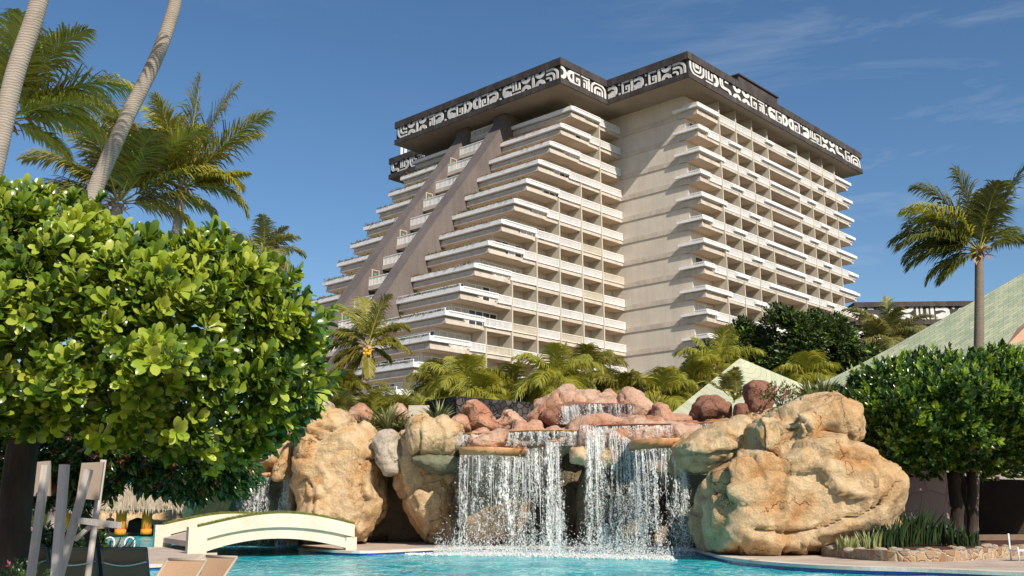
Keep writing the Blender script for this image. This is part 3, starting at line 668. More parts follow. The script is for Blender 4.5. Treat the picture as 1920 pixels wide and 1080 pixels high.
def remesh(verts_faces_list,voxel,smooth_it=12):
    b=MB()
    for vs,fs in verts_faces_list: b.add(vs,fs)
    me=bpy.data.meshes.new('tmp'); me.from_pydata([tuple(v) for v in b.v],[],b.f); me.update()
    o=bpy.data.objects.new('tmp',me); COL.objects.link(o)
    md=o.modifiers.new('r','REMESH'); md.mode='VOXEL'; md.voxel_size=voxel; md.adaptivity=0
    ms=o.modifiers.new('s','SMOOTH'); ms.factor=.5; ms.iterations=smooth_it
    dg=bpy.context.evaluated_depsgraph_get(); ev=o.evaluated_get(dg); m2=bpy.data.meshes.new_from_object(ev)
    bpy.data.objects.remove(o); bpy.data.meshes.remove(me); return m2
def prism_px(poly,Y,thick,lean=0):
    """solid with the outline poly (pixels) at distance Y, thickness along Y"""
    n=len(poly); f=[];k=[]
    for x,y in poly:
        p=P(x,y,Y-thick*.24); f.append(Vector((p.x,Y-thick/2,p.z))); k.append(Vector((p.x,Y+thick/2,p.z)))
    a=sum(f[i].x*f[(i+1)%n].z-f[(i+1)%n].x*f[i].z for i in range(n))
    if a<0: f.reverse();k.reverse()
    return f+k,[tuple(range(n)),tuple(range(2*n-1,n-1,-1))]+[((i+1)%n,i,n+i,n+(i+1)%n) for i in range(n)]
def ell(c,r,rotz=0,k=14):
    vs=[];fs=[]
    for i in range(k+1):
        a=math.pi*i/k
        for j in range(2*k):
            t=math.pi*j/k; x=r[0]*math.sin(a)*math.cos(t); y=r[1]*math.sin(a)*math.sin(t)
            vs.append((c[0]+x*math.cos(rotz)-y*math.sin(rotz),c[1]+x*math.sin(rotz)+y*math.cos(rotz),c[2]+r[2]*math.cos(a)))
    for i in range(k):
        for j in range(2*k): fs.append((i*2*k+j,(i+1)*2*k+j,(i+1)*2*k+(j+1)%(2*k),i*2*k+(j+1)%(2*k)))
    return vs,fs
def rock(name,polys,mt,label=None,group=None,voxel=.10,smooth=7,amp=.17,freq=.55,seed=0,pillow=.62,extra=None,ridge=.6,parent=None,cat='rock',push=None,facet=None,crease=()):
    """polys: list of (outline px, Y, thickness). Each is pillowed, then all are fused and weathered."""
    shapes=[]
    for poly,Y,th in polys:
        m=remesh([prism_px(poly,Y,th)],voxel*1.3,3); n=len(m.vertices); co=np.empty(n*3); m.vertices.foreach_get('co',co); co=co.reshape(-1,3)
        wp=[(P(x,y,Y-th*.24).x,P(x,y,Y-th*.24).z) for x,y in poly]; D=min(th*.45,.9)
        d=np.minimum(poly_dist(co[:,0],co[:,2],wp),D)/D; s=np.sqrt(np.clip(1-(1-d)**2,0,1))*pillow+(1-pillow)
        co[:,1]=Y+(co[:,1]-Y)*s
        if push is not None: co=push(co)
        fs=[tuple(p.vertices) for p in m.polygons]; shapes.append(([Vector(c) for c in co],fs)); bpy.data.meshes.remove(m)
    for e in (extra or []): shapes.append(e)
    m=remesh(shapes,voxel,smooth); n=len(m.vertices); co=np.empty(n*3); m.vertices.foreach_get('co',co); co=co.reshape(-1,3)
    no=np.empty(n*3); m.vertex_normals.foreach_get('vector',no); no=no.reshape(-1,3)
    q=co*freq*np.array([1,1,1.15])+seed*3.7
    wv=np.stack([vnoise(q*1.1+9,seed+3),vnoise(q*1.1+19,seed+4),vnoise(q*1.1+29,seed+5)],1)*.5
    big=fbm(q+wv,2,seed); rd=1-np.abs(fbm((q+wv)*2.1,3,seed+50)); fine=fbm(q*6,4,seed+90,.6)
    # broken facets: cells with their own tilt
    gg=np.random.default_rng(seed+500); lo_,hi_=co.min(0),co.max(0); vol=np.prod(hi_-lo_); cs=facet or max(.45,min(1.15,.36*(vol**(1/3))))
    K=int(np.clip(vol/cs**3*1.3,8,420)); cen=gg.uniform(lo_-.2,hi_+.2,(K,3)); gr=gg.normal(0,.42,(K,3)); of=gg.normal(0,.3*cs,K)
    pw=co+wv*.35*cs+.05*cs*np.stack([fine,-fine,fine],1)
    d1=np.full(n,1e9); d2=np.full(n,1e9); ci=np.zeros(n,int)
    for k_ in range(K):
        dd=((pw-cen[k_])**2*np.array([1,1,.7])).sum(1); m1=dd<d1; d2=np.where(m1,d1,np.minimum(d2,dd)); ci=np.where(m1,k_,ci); d1=np.where(m1,dd,d1)
    fac=((co-cen[ci])*gr[ci]).sum(1)*.8+of[ci]*.5; edge=np.clip((np.sqrt(d2)-np.sqrt(d1))/(.10*cs),0,1)
    disp=amp*(big*.9+ridge*(rd-.6))+fac*amp*2.0*np.clip(edge+.25,0,1)-(1-edge)*amp*.35+(.012+amp*.12)*fine
    for line,Yc_,wd,dp in crease:
        wl=[P(x,y,Yc_) for x,y in line]; best=np.full(n,1e9); sgn=np.zeros(n); jx=.10*vnoise(co*1.7,seed+7); jz=.10*vnoise(co*1.7,seed+8)
        for a_,b_ in zip(wl[:-1],wl[1:]):
            ex,ez_=b_.x-a_.x,b_.z-a_.z; L2=ex*ex+ez_*ez_+1e-9; tt=np.clip(((co[:,0]+jx-a_.x)*ex+(co[:,2]+jz-a_.z)*ez_)/L2,0,1); dx_=co[:,0]+jx-a_.x-tt*ex; dz_=co[:,2]+jz-a_.z-tt*ez_; dd=np.hypot(dx_,dz_); m1=dd<best; sgn=np.where(m1,ex*dz_-ez_*dx_,sgn); best=np.where(m1,dd,best)
        front=(no[:,1]<.25); disp=disp-np.where(front,dp*np.exp(-(best/wd)**2)-.55*dp*np.exp(-(best/(wd*5))**2)*(sgn>0),0)
    co=co+no*disp[:,None]
    m.vertices.foreach_set('co',co.ravel()); m.materials.clear(); m.materials.append(mt); m.polygons.foreach_set('use_smooth',np.ones(len(m.polygons),bool)); m.update()
    o=bpy.data.objects.new(name,m); m.name=name; COL.objects.link(o)
    if parent: o.parent=parent
    if label: tag(o,label,cat,group)
    return o
GR='rocks of the pool grotto'
rock('rock',[([(556,1012),(560,930),(552,905),(556,860),(550,800),(572,783),(583,774),(612,764),(640,768),(655,790),(690,806),(706,820),(738,812),(742,840),(720,870),(712,905),(705,960),(682,1014)],46,4.5)],M['tan'],
     'tall broad tan boulder rising behind the cream footbridge',GR,crease=[([(735, 865), (690, 862), (676, 905), (690, 940), (672, 985)], 44, 0.07, 0.22), ([(556, 905), (578, 895), (592, 925), (584, 985)], 44, 0.06, 0.2), ([(600, 800), (625, 806), (648, 800), (654, 770)], 44, 0.07, 0.22), ([(600, 845), (630, 850), (660, 840)], 44, 0.05, 0.1), ([(610, 1010), (620, 960), (640, 930)], 44, 0.04, 0.08)],seed=1,voxel=.09,smooth=6)
rock('rock',[([(702,870),(697,825),(712,807),(735,803),(748,815),(752,860),(745,888),(720,892)],44.2,2.0)],M['grey'],
     'small grey knob of rock capping the cave mouth',GR,seed=2,voxel=.07,amp=.1,smooth=6)
rock('rock',[([(742,880),(738,830),(745,808),(770,800),(800,800),(862,800),(866,835),(862,880),(868,1022),(792,1020),(776,975),(757,930),(740,900)],45.5,4.0)],M['tan'],
     'tan rock pillar between the cave mouth and the waterfall',GR,crease=[([(800, 895), (812, 950), (800, 1015)], 43.6, 0.06, 0.12), ([(776, 905), (788, 950)], 43.6, 0.06, 0.14), ([(745, 812), (752, 860), (748, 900)], 43.6, 0.05, 0.14)],seed=3,voxel=.09)
rock('rock',[([(762,800),(766,784),(784,774),(812,788),(832,778),(846,790),(868,792),(872,806),(860,850),(845,862),(790,856),(768,848)],43.6,2.6)],M['tan'],
     'lumpy tan boulder on top of the pillar left of the waterfall',GR,crease=[([(786, 792), (790, 820), (786, 850)], 42.6, 0.05, 0.14), ([(826, 800), (832, 825), (826, 850)], 42.6, 0.05, 0.12)],seed=4,voxel=.07,amp=.13)
rock('rock',[([(768,856),(800,850),(862,856),(866,872),(848,884),(820,890),(795,880),(772,866)],43.2,2.2)],M['algae'],
     'greenish overhanging stone slab below the lumpy boulder',GR,seed=5,voxel=.07,amp=.08,smooth=6)
rock('rock',[([(838,822),(842,806),(856,802),(868,812),(872,836),(862,846),(848,842)],42.9,1.0)],M['grey'],
     'small cracked stone wedged at the left end of the waterfall ledge',GR,seed=6,voxel=.06,amp=.06,smooth=4)
# left rocks
rock('rock',[([(440,900),(450,870),(468,842),(478,826),(505,822),(516,806),(540,802),(562,812),(568,845),(560,905),(556,1000),(530,1000),(535,900),(500,880),(480,885)],47.5,3.2)],M['tan'],
     'orange and tan rock beside the two small falls behind the footbridge',GR,seed=7,voxel=.09)
rock('rock',[([(505,898),(512,866),(528,842),(545,832),(545,872),(530,900),(515,905)],45.4,1.4)],M['tan'],'long leaning stone between the two small falls',GR,seed=8,voxel=.06,amp=.07,smooth=5)
rock('rock',[([(552,800),(556,775),(575,756),(605,748),(622,752),(618,775),(590,790)],52,2.5)],M['grey'],'flat pale grey rock behind the tall broad boulder',GR,seed=9,voxel=.09,amp=.1)
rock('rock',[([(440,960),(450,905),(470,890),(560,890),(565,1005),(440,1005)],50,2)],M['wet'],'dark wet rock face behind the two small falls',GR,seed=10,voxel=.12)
rock('rock',[([(345,968),(352,935),(372,921),(400,920),(430,930),(444,950),(440,970),(400,985),(350,985)],58,4)],M['tan'],'low sandy rock between the thatched huts and the footbridge',GR,seed=11,voxel=.11)
# pink rocks on the planted shelf
for i,(pl,Y,lb) in enumerate([([(648,790),(652,768),(664,764),(678,754),(696,770),(697,792)],52,'pink faceted rock behind the tall broad boulder'),
   ([(696,792),(700,776),(714,770),(722,780),(722,794)],51.5,'small sandy stone between two pink rocks'),
   ([(722,790),(728,762),(744,752),(756,754),(768,776),(770,792)],52,'upright pink rock behind the spiky agave')]):
    rock('rock',[(pl,Y,1.6)],M['pink'] if i!=1 else M['tan'],lb,'rocks on the planted shelf',seed=20+i,voxel=.07,amp=.09,smooth=4)
# cave: side and back faces
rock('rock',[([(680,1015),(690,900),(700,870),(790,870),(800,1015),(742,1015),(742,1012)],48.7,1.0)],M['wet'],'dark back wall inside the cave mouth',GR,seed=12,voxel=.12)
# wall behind the main fall, hollow: set back under the ledges
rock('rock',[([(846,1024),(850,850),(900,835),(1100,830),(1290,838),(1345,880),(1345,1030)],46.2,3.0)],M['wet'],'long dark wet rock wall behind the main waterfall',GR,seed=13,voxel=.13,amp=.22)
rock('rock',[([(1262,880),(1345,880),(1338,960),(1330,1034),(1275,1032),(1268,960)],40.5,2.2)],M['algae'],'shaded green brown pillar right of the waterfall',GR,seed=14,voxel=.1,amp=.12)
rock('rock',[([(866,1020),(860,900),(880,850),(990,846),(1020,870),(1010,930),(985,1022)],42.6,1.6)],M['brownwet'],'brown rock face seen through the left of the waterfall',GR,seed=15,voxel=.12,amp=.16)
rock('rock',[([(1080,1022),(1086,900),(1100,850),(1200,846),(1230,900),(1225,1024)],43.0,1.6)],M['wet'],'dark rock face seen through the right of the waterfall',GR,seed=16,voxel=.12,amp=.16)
# stone blocks in the middle under the step
for pl,lb in [([(1068,838),(1096,834),(1112,850),(1104,874),(1068,866)],'square orange block under the middle cascade'),([(1118,842),(1150,838),(1158,868),(1130,880),(1116,868)],'round orange block right of the middle cascade')]:
    rock('rock',[(pl,39.0,1.8)],M['tan'],lb,GR,seed=len(lb),voxel=.06,amp=.06,smooth=4)
# masses that carry the ledges
rock('rock',[([(868,848),(872,812),(900,802),(1060,800),(1092,806),(1096,836),(1040,858),(985,862),(900,858)],41.5,4.5)],M['pink'],'stepped wet rock shelf left of the middle cascade',GR,seed=17,voxel=.08,amp=.17,smooth=4)
rock('rock',[([(1076,850),(1080,800),(1130,790),(1260,792),(1320,796),(1330,830),(1270,850),(1150,856)],40.5,4.5)],M['pink'],'stepped red rock shelf right of the middle cascade',GR,seed=18,voxel=.08,amp=.17,smooth=4)
# top pink mass
rock('rock',[([(985,806),(992,778),(1010,752),(1035,738),(1060,733),(1085,740),(1130,742),(1180,748),(1188,770),(1188,806)],45,3.6)],M['pink'],
     'big smooth pink boulder behind the upper cascade',GR,crease=[([(1050, 742), (1062, 765), (1040, 785)], 43, 0.06, 0.16), ([(1100, 745), (1112, 762)], 43, 0.05, 0.14), ([(1140, 748), (1150, 765)], 43, 0.05, 0.12)],seed=31,voxel=.08,amp=.2,smooth=4,extra=[ell(P(1064,737,45.5),(.35,.4,.3))])
rock('rock',[([(1128,744),(1132,730),(1144,726),(1160,740),(1162,750),(1140,752)],46.5,1.2)],M['pink'],'small pink lump on the crest above the upper cascade',GR,seed=32,voxel=.06,amp=.05,smooth=4)
rock('rock',[([(1158,752),(1165,734),(1180,725),(1196,732),(1215,748),(1228,762),(1222,790),(1190,800),(1168,780)],44.5,2.4)],M['pink'],'rounded pink boulder right above the upper cascade',GR,seed=33,voxel=.07,amp=.13,smooth=4)
rock('rock',[([(1222,800),(1226,758),(1240,753),(1256,760),(1256,776),(1285,776),(1300,782),(1300,802)],43.5,2.0)],M['pink'],'blocky pink rock ending the crest at right',GR,seed=34,voxel=.07,amp=.08,smooth=5)
rock('rock',[([(872,806),(876,772),(866,768),(872,756),(892,748),(908,762),(918,776),(925,792),(945,782),(948,771),(965,772),(972,782),(985,790),(990,806)],44,2.4)],M['pink'],'jagged pink rock in front of the black lava wall',GR,seed=35,voxel=.06,amp=.14,smooth=3)
rock('rock',[([(1030,800),(1010,775),(1030,765),(1075,757),(1180,757),(1192,800)],43.2,2.0)],M['red'],'wet red rock face of the upper cascade',GR,seed=36,voxel=.08,amp=.12)
rock('rock',[([(858,806),(845,800),(842,786),(860,776),(876,780),(884,806)],43.5,1.4)],M['pink'],'low pink stone at the left foot of the jagged rock',GR,seed=37,voxel=.07,amp=.06,smooth=4)
rock('rock',[([(930,806),(975,795),(1000,786),(1015,790),(1018,806)],42.5,1.6)],M['pink'],'sloping pink stone above the left shelf',GR,seed=38,voxel=.07,amp=.06,smooth=4)
# right side
rock('rock',[([(1270,860),(1274,832),(1300,812),(1345,796),(1390,785),(1424,800),(1432,830),(1430,862),(1400,872),(1330,882),(1285,880)],36.5,4.2)],M['tan'],
     'flat tan overhanging rock at the right end of the waterfall',GR,crease=[([(1275, 846), (1320, 852), (1370, 850), (1430, 846)], 34.6, 0.05, 0.14), ([(1325, 826), (1352, 818), (1380, 826)], 34.6, 0.06, 0.18), ([(1395, 800), (1400, 830)], 34.6, 0.05, 0.12)],seed=41,voxel=.08,amp=.13)
rock('rock',[([(1418,852),(1420,798),(1440,778),(1480,765),(1530,752),(1570,742),(1610,760),(1620,800),(1600,840),(1540,830),(1490,858),(1450,870)],33.7,4)],M['tan'],
     'orange carved shoulder rock above the great boulder',GR,crease=[([(1424, 798), (1428, 830), (1434, 862)], 31.8, 0.05, 0.16), ([(1448, 790), (1454, 820), (1450, 860)], 31.8, 0.05, 0.16), ([(1474, 778), (1482, 815), (1478, 850)], 31.8, 0.06, 0.18), ([(1500, 788), (1518, 812), (1512, 835)], 31.8, 0.07, 0.18), ([(1520, 845), (1560, 836), (1600, 820)], 31.8, 0.05, 0.14)],seed=42,voxel=.08,amp=.15,
     extra=[ell(P(1435,815,32.0),(.42,.5,.75)),ell(P(1462,808,32.0),(.3,.4,.75)),ell(P(1515,800,31.9),(.6,.4,.6),.4)])
rock('rock',[([(1330,1042),(1326,990),(1340,935),(1352,905),(1385,880),(1430,850),(1470,835),(1525,818),(1590,825),(1640,850),(1690,870),(1702,900),(1695,950),(1680,1000),(1660,1032),(1560,1042),(1440,1046)],33.8,5.2)],M['tan'],
     'great round tan boulder standing on the right pool edge',GR,crease=[([(1690, 905), (1660, 945), (1610, 968), (1560, 985), (1525, 998), (1490, 1003), (1430, 1000), (1405, 995)], 31, 0.07, 0.3), ([(1335, 945), (1375, 915), (1430, 892), (1490, 870), (1560, 856), (1640, 862)], 31, 0.1, 0.22), ([(1400, 1000), (1402, 1042)], 31, 0.05, 0.14), ([(1500, 1004), (1520, 1020), (1515, 1042)], 31, 0.05, 0.12), ([(1430, 870), (1440, 905)], 31, 0.05, 0.1), ([(1620, 870), (1650, 920), (1645, 960)], 31, 0.08, 0.12)],seed=43,voxel=.09,amp=.2,freq=.4,
     extra=[ell(P(1520,925,32.6),(2.3,1.5,1.25),.1),ell(P(1590,1000,33.0),(1.5,1.2,.6),.2)])
rock('rock',[([(1352,930),(1345,890),(1372,868),(1420,856),(1440,880),(1400,905),(1370,925)],35.4,2)],M['grey'],'rough pale rock under the overhanging rock',GR,seed=44,voxel=.08,amp=.14)
rock('rock',[([(1625,850),(1690,850),(1704,890),(1696,950),(1685,1010),(1650,1015),(1640,930)],36.2,3)],M['red'],'shaded reddish rock behind the great boulder',GR,seed=45,voxel=.1,amp=.12)
rock('rock',[([(1302,786),(1304,760),(1320,745),(1345,742),(1368,755),(1374,786)],43.5,2)],M['red'],'rounded dark red boulder before the small green roof',GR,seed=46,voxel=.07,amp=.14,smooth=4)
rock('rock',[([(1402,772),(1400,722),(1410,714),(1436,712),(1453,720),(1452,780),(1420,788)],42,1.7)],M['red'],'upright dark red rock column before the small green roof',GR,seed=47,voxel=.06,amp=.08,smooth=5)
rock('rock',[([(1376,790),(1380,756),(1402,754),(1412,790)],41.6,1.3)],M['red'],'squat red block at the foot of the rock column',GR,seed=48,voxel=.06,amp=.06,smooth=3)
rock('rock',[([(1320,800),(1330,785),(1380,782),(1440,765),(1480,756),(1470,790),(1400,800)],41,2)],M['tan'],'low orange stones between the shelf and the shoulder rock',GR,seed=49,voxel=.08,amp=.08)
rock('rock',[([(1300,1026),(1305,940),(1320,890),(1370,880),(1365,1000),(1350,1030)],43,1.5)],M['pink'],'pink stone wall in the gap right of the waterfall',GR,seed=50,voxel=.12,amp=.04)
# ledges (troughs) of the fall
M['ledge']=mat('ledge_render',(.36,.17,.07),.5,[(.45,.23,.10),(.50,.28,.14)],1.2,.2,8,fine=(14,.12),spec=.4)
M['ledge_red']=mat('ledge_red',(.30,.12,.07),.4,[(.38,.17,.10)],1.2,.2,8,fine=(14,.12),spec=.4)
def ledge(name,pts_px,Y0,depth,thick,mt,label,bow=.5,under=.6):
    """pts: (x0,y) to (x1,y) of the top front edge; the front bows toward the pool and the face slopes back underneath"""
    (x0,y0),(x1,y1)=pts_px; a=P(x0,y0,Y0); c=P(x1,y1,Y0); k=20; b=MB(); top=[];bot=[];back=[];bb=[]
    for i in range(k+1):
        t=i/k; p=a.lerp(c,t); o=bow*math.sin(math.pi*t)**.7; j=.03*math.sin(t*37)+.02*math.sin(t*91)
        top.append(Vector((p.x,Y0-o+j,p.z))); bot.append(Vector((p.x,Y0-o*.6+under*.4+j,p.z-thick*(.55+.45*math.sin(math.pi*t)**.5)))); back.append(Vector((p.x,Y0+depth,p.z+.01))); bb.append(Vector((p.x,Y0+depth,p.z-thick)))
    n=k+1; b.add(top+bot+back+bb,[(i,i+n,i+1+n,i+1) for i in range(k)]+[(i,i+1,i+1+2*n,i+2*n) for i in range(k)]+[(i+n,i+3*n,i+1+3*n,i+1+n) for i in range(k)]+[(0,2*n,3*n,n),(k,k+n,k+3*n,k+2*n)]+[(i+2*n,i+1+2*n,i+1+3*n,i+3*n) for i in range(k)])
    o=b.build(name,mt,None,True); tag(o,label,'ledge','ledges of the waterfall'); return top
LT={}
LT['left']=ledge('waterfall_ledge',[(860,838),(985,842)],39.6,3,.34,M['ledge'],'orange ledge at the left lip of the waterfall',.7)
LT['right']=ledge('waterfall_ledge',[(1185,826),(1292,822)],36.8,3,.38,M['ledge'],'orange ledge at the right lip of the waterfall',.8)
LT['l2']=ledge('waterfall_ledge',[(868,812),(948,812)],40.2,2.5,.12,M['ledge'],'thin brown step above the left ledge',.2)
LT['l3']=ledge('waterfall_ledge',[(955,808),(1080,806)],39.4,2.8,.14,M['ledge'],'thin wide brown step left of the middle cascade',.5)
LT['r2']=ledge('waterfall_ledge',[(1112,797),(1290,795)],38.9,3,.12,M['ledge_red'],'thin wide red step above the right ledge',.5)
LT['r3']=ledge('waterfall_ledge',[(1270,794),(1385,789)],39.5,3,.14,M['ledge_red'],'short red step beside the low orange stones',.3)
LT['top']=ledge('waterfall_ledge',[(1072,757),(1192,757)],42.0,2,.1,M['ledge_red'],'thin red step at the top of the upper cascade',.3)
LT['c1']=ledge('waterfall_ledge',[(460,888),(508,886)],45.2,2,.25,M['ledge'],'small orange ledge feeding the left small fall',.2)
# ================================================================== FALLING WATER
def fall_mat():
    m=bpy.data.materials.new('falling_water'); m.use_nodes=True; n=m.node_tree.nodes; l=m.node_tree.links; b=n['Principled BSDF']; out=n['Material Output']
    b.inputs['Base Color'].default_value=(.97,.96,.94,1); b.inputs['Roughness'].default_value=.45; b.inputs['Specular IOR Level'].default_value=.5
    tr=n.new('ShaderNodeBsdfTranslucent'); tr.inputs['Color'].default_value=(.9,.94,.95,1); tp=n.new('ShaderNodeBsdfTransparent')
    m1=n.new('ShaderNodeMixShader'); m1.inputs[0].default_value=.35; l.new(b.outputs[0],m1.inputs[1]); l.new(tr.outputs[0],m1.inputs[2])
    m2=n.new('ShaderNodeMixShader'); m2.inputs[0].default_value=.18; l.new(m1.outputs[0],m2.inputs[1]); l.new(tp.outputs[0],m2.inputs[2]); l.new(m2.outputs[0],out.inputs['Surface'])
    return m
def sheet_mat():
    m=bpy.data.materials.new('water_film'); m.use_nodes=True; n=m.node_tree.nodes; l=m.node_tree.links; b=n['Principled BSDF']; out=n['Material Output']
    b.inputs['Base Color'].default_value=(.85,.90,.92,1); b.inputs['Roughness'].default_value=.15
    t=n.new('ShaderNodeTexCoord'); mp=n.new('ShaderNodeMapping'); mp.inputs['Scale'].default_value=(11,3,1.0); q=n.new('ShaderNodeTexNoise'); q.inputs['Scale'].default_value=1.4; q.inputs['Detail'].default_value=6; q.inputs['Roughness'].default_value=.7
    l.new(t.outputs['Object'],mp.inputs['Vector']); l.new(mp.outputs['Vector'],q.inputs['Vector'])
    r=n.new('ShaderNodeMapRange'); r.inputs['From Min'].default_value=.44; r.inputs['From Max'].default_value=.74; r.inputs['To Min'].default_value=.0; r.inputs['To Max'].default_value=.42; l.new(q.outputs['Fac'],r.inputs['Value'])
    uvn=n.new('ShaderNodeUVMap'); sx=n.new('ShaderNodeSeparateXYZ'); l.new(uvn.outputs[0],sx.inputs[0]); fd=n.new('ShaderNodeMapRange'); fd.inputs['From Min'].default_value=.0; fd.inputs['From Max'].default_value=1; fd.inputs['To Min'].default_value=1; fd.inputs['To Max'].default_value=0; l.new(sx.outputs[1],fd.inputs['Value']); ml=n.new('ShaderNodeMath'); ml.operation='MULTIPLY'; l.new(r.outputs['Result'],ml.inputs[0]); l.new(fd.outputs['Result'],ml.inputs[1])
    tp=n.new('ShaderNodeBsdfTransparent'); mx=n.new('ShaderNodeMixShader'); l.new(ml.outputs[0],mx.inputs[0]); l.new(tp.outputs[0],mx.inputs[1]); l.new(b.outputs[0],mx.inputs[2]); l.new(mx.outputs[0],out.inputs['Surface'])
    return m
def curtain_mat(seed_,thr=.56):
    m=bpy.data.materials.new('water_curtain'); m.use_nodes=True; n=m.node_tree.nodes; l=m.node_tree.links; b=n['Principled BSDF']; out=n['Material Output']; b.inputs['Base Color'].default_value=(.95,.95,.94,1); b.inputs['Roughness'].default_value=.4
    t=n.new('ShaderNodeTexCoord'); uvn=n.new('ShaderNodeUVMap')
    def nz(sc,st,det,ro,dist):
        mp=n.new('ShaderNodeMapping'); mp.inputs['Scale'].default_value=st; mp.inputs['Location'].default_value=(seed_*3.1,0,seed_*1.7); q=n.new('ShaderNodeTexNoise'); q.inputs['Scale'].default_value=sc; q.inputs['Detail'].default_value=det; q.inputs['Roughness'].default_value=ro; q.inputs['Distortion'].default_value=dist; l.new(t.outputs['Object'],mp.inputs['Vector']); l.new(mp.outputs['Vector'],q.inputs['Vector']); return q
    big=nz(1.0,(2.1,.3,.22),3,.5,.4); mid=nz(4.5,(1.5,.5,.35),5,.65,1.2); fine=nz(17,(1.2,.5,.55),3,.6,.6)
    def ma(op,a,b_,c_=None):
        q=n.new('ShaderNodeMath'); q.operation=op
        for i,v in enumerate((a,b_,c_)):
            if v is None: continue
            if isinstance(v,(int,float)): q.inputs[i].default_value=v
            else: l.new(v,q.inputs[i])
        return q.outputs[0]
    s1=ma('MULTIPLY_ADD',big.outputs['Fac'],.9,ma('MULTIPLY_ADD',mid.outputs['Fac'],.75,ma('MULTIPLY',fine.outputs['Fac'],.75)))   # mean about 1.2
    r=n.new('ShaderNodeMapRange'); r.interpolation_type='SMOOTHSTEP'; r.inputs['From Min'].default_value=1.2+thr-.5; r.inputs['From Max'].default_value=1.2+thr-.5+.17; r.inputs['To Max'].default_value=.88; l.new(s1,r.inputs['Value'])
    sx=n.new('ShaderNodeSeparateXYZ'); l.new(uvn.outputs[0],sx.inputs[0]); 
    edge=n.new('ShaderNodeMapRange'); edge.interpolation_type='SMOOTHSTEP'; edge.inputs['From Max'].default_value=.16; l.new(ma('ADD',ma('MINIMUM',sx.outputs[0],ma('SUBTRACT',1.0,sx.outputs[0])),ma('MULTIPLY_ADD',mid.outputs['Fac'],.3,-.15)),edge.inputs['Value'])
    a_=ma('MULTIPLY',r.outputs['Result'],edge.outputs['Result'])
    tr=n.new('ShaderNodeBsdfTranslucent'); tr.inputs['Color'].default_value=(.95,.96,.96,1); m1=n.new('ShaderNodeMixShader'); m1.inputs[0].default_value=.35; l.new(b.outputs[0],m1.inputs[1]); l.new(tr.outputs[0],m1.inputs[2])
    tp=n.new('ShaderNodeBsdfTransparent'); mx=n.new('ShaderNodeMixShader'); l.new(a_,mx.inputs[0]); l.new(tp.outputs[0],mx.inputs[1]); l.new(m1.outputs[0],mx.inputs[2]); l.new(mx.outputs[0],out.inputs['Surface']); return m
M['fall']=fall_mat(); M['film']=sheet_mat(); M['curt']=[curtain_mat(1,.565),curtain_mat(2,.60)]; M['curt_dense']=[curtain_mat(3,.49),curtain_mat(4,.54)]
OCT=np.array([(1,0,0),(-1,0,0),(0,1,0),(0,-1,0),(0,0,1),(0,0,-1)],float); OCF=np.array([(0,2,4),(2,1,4),(1,3,4),(3,0,4),(2,0,5),(1,2,5),(3,1,5),(0,3,5)])
def drops(pos,r,st,g):
    n=len(pos); rnd=g.uniform(.6,1.4,(n,1,3)); v=OCT[None]*rnd*r[:,None,None]; v[:,:,2]*=st[:,None]
    sh=g.normal(0,.25,(n,2)); v[:,:,0]+=v[:,:,2]*sh[:,0:1]; V=(v+pos[:,None,:]).reshape(-1,3)
    F=(OCF[None]+(np.arange(n)*6)[:,None,None]).reshape(-1,3); return V,F
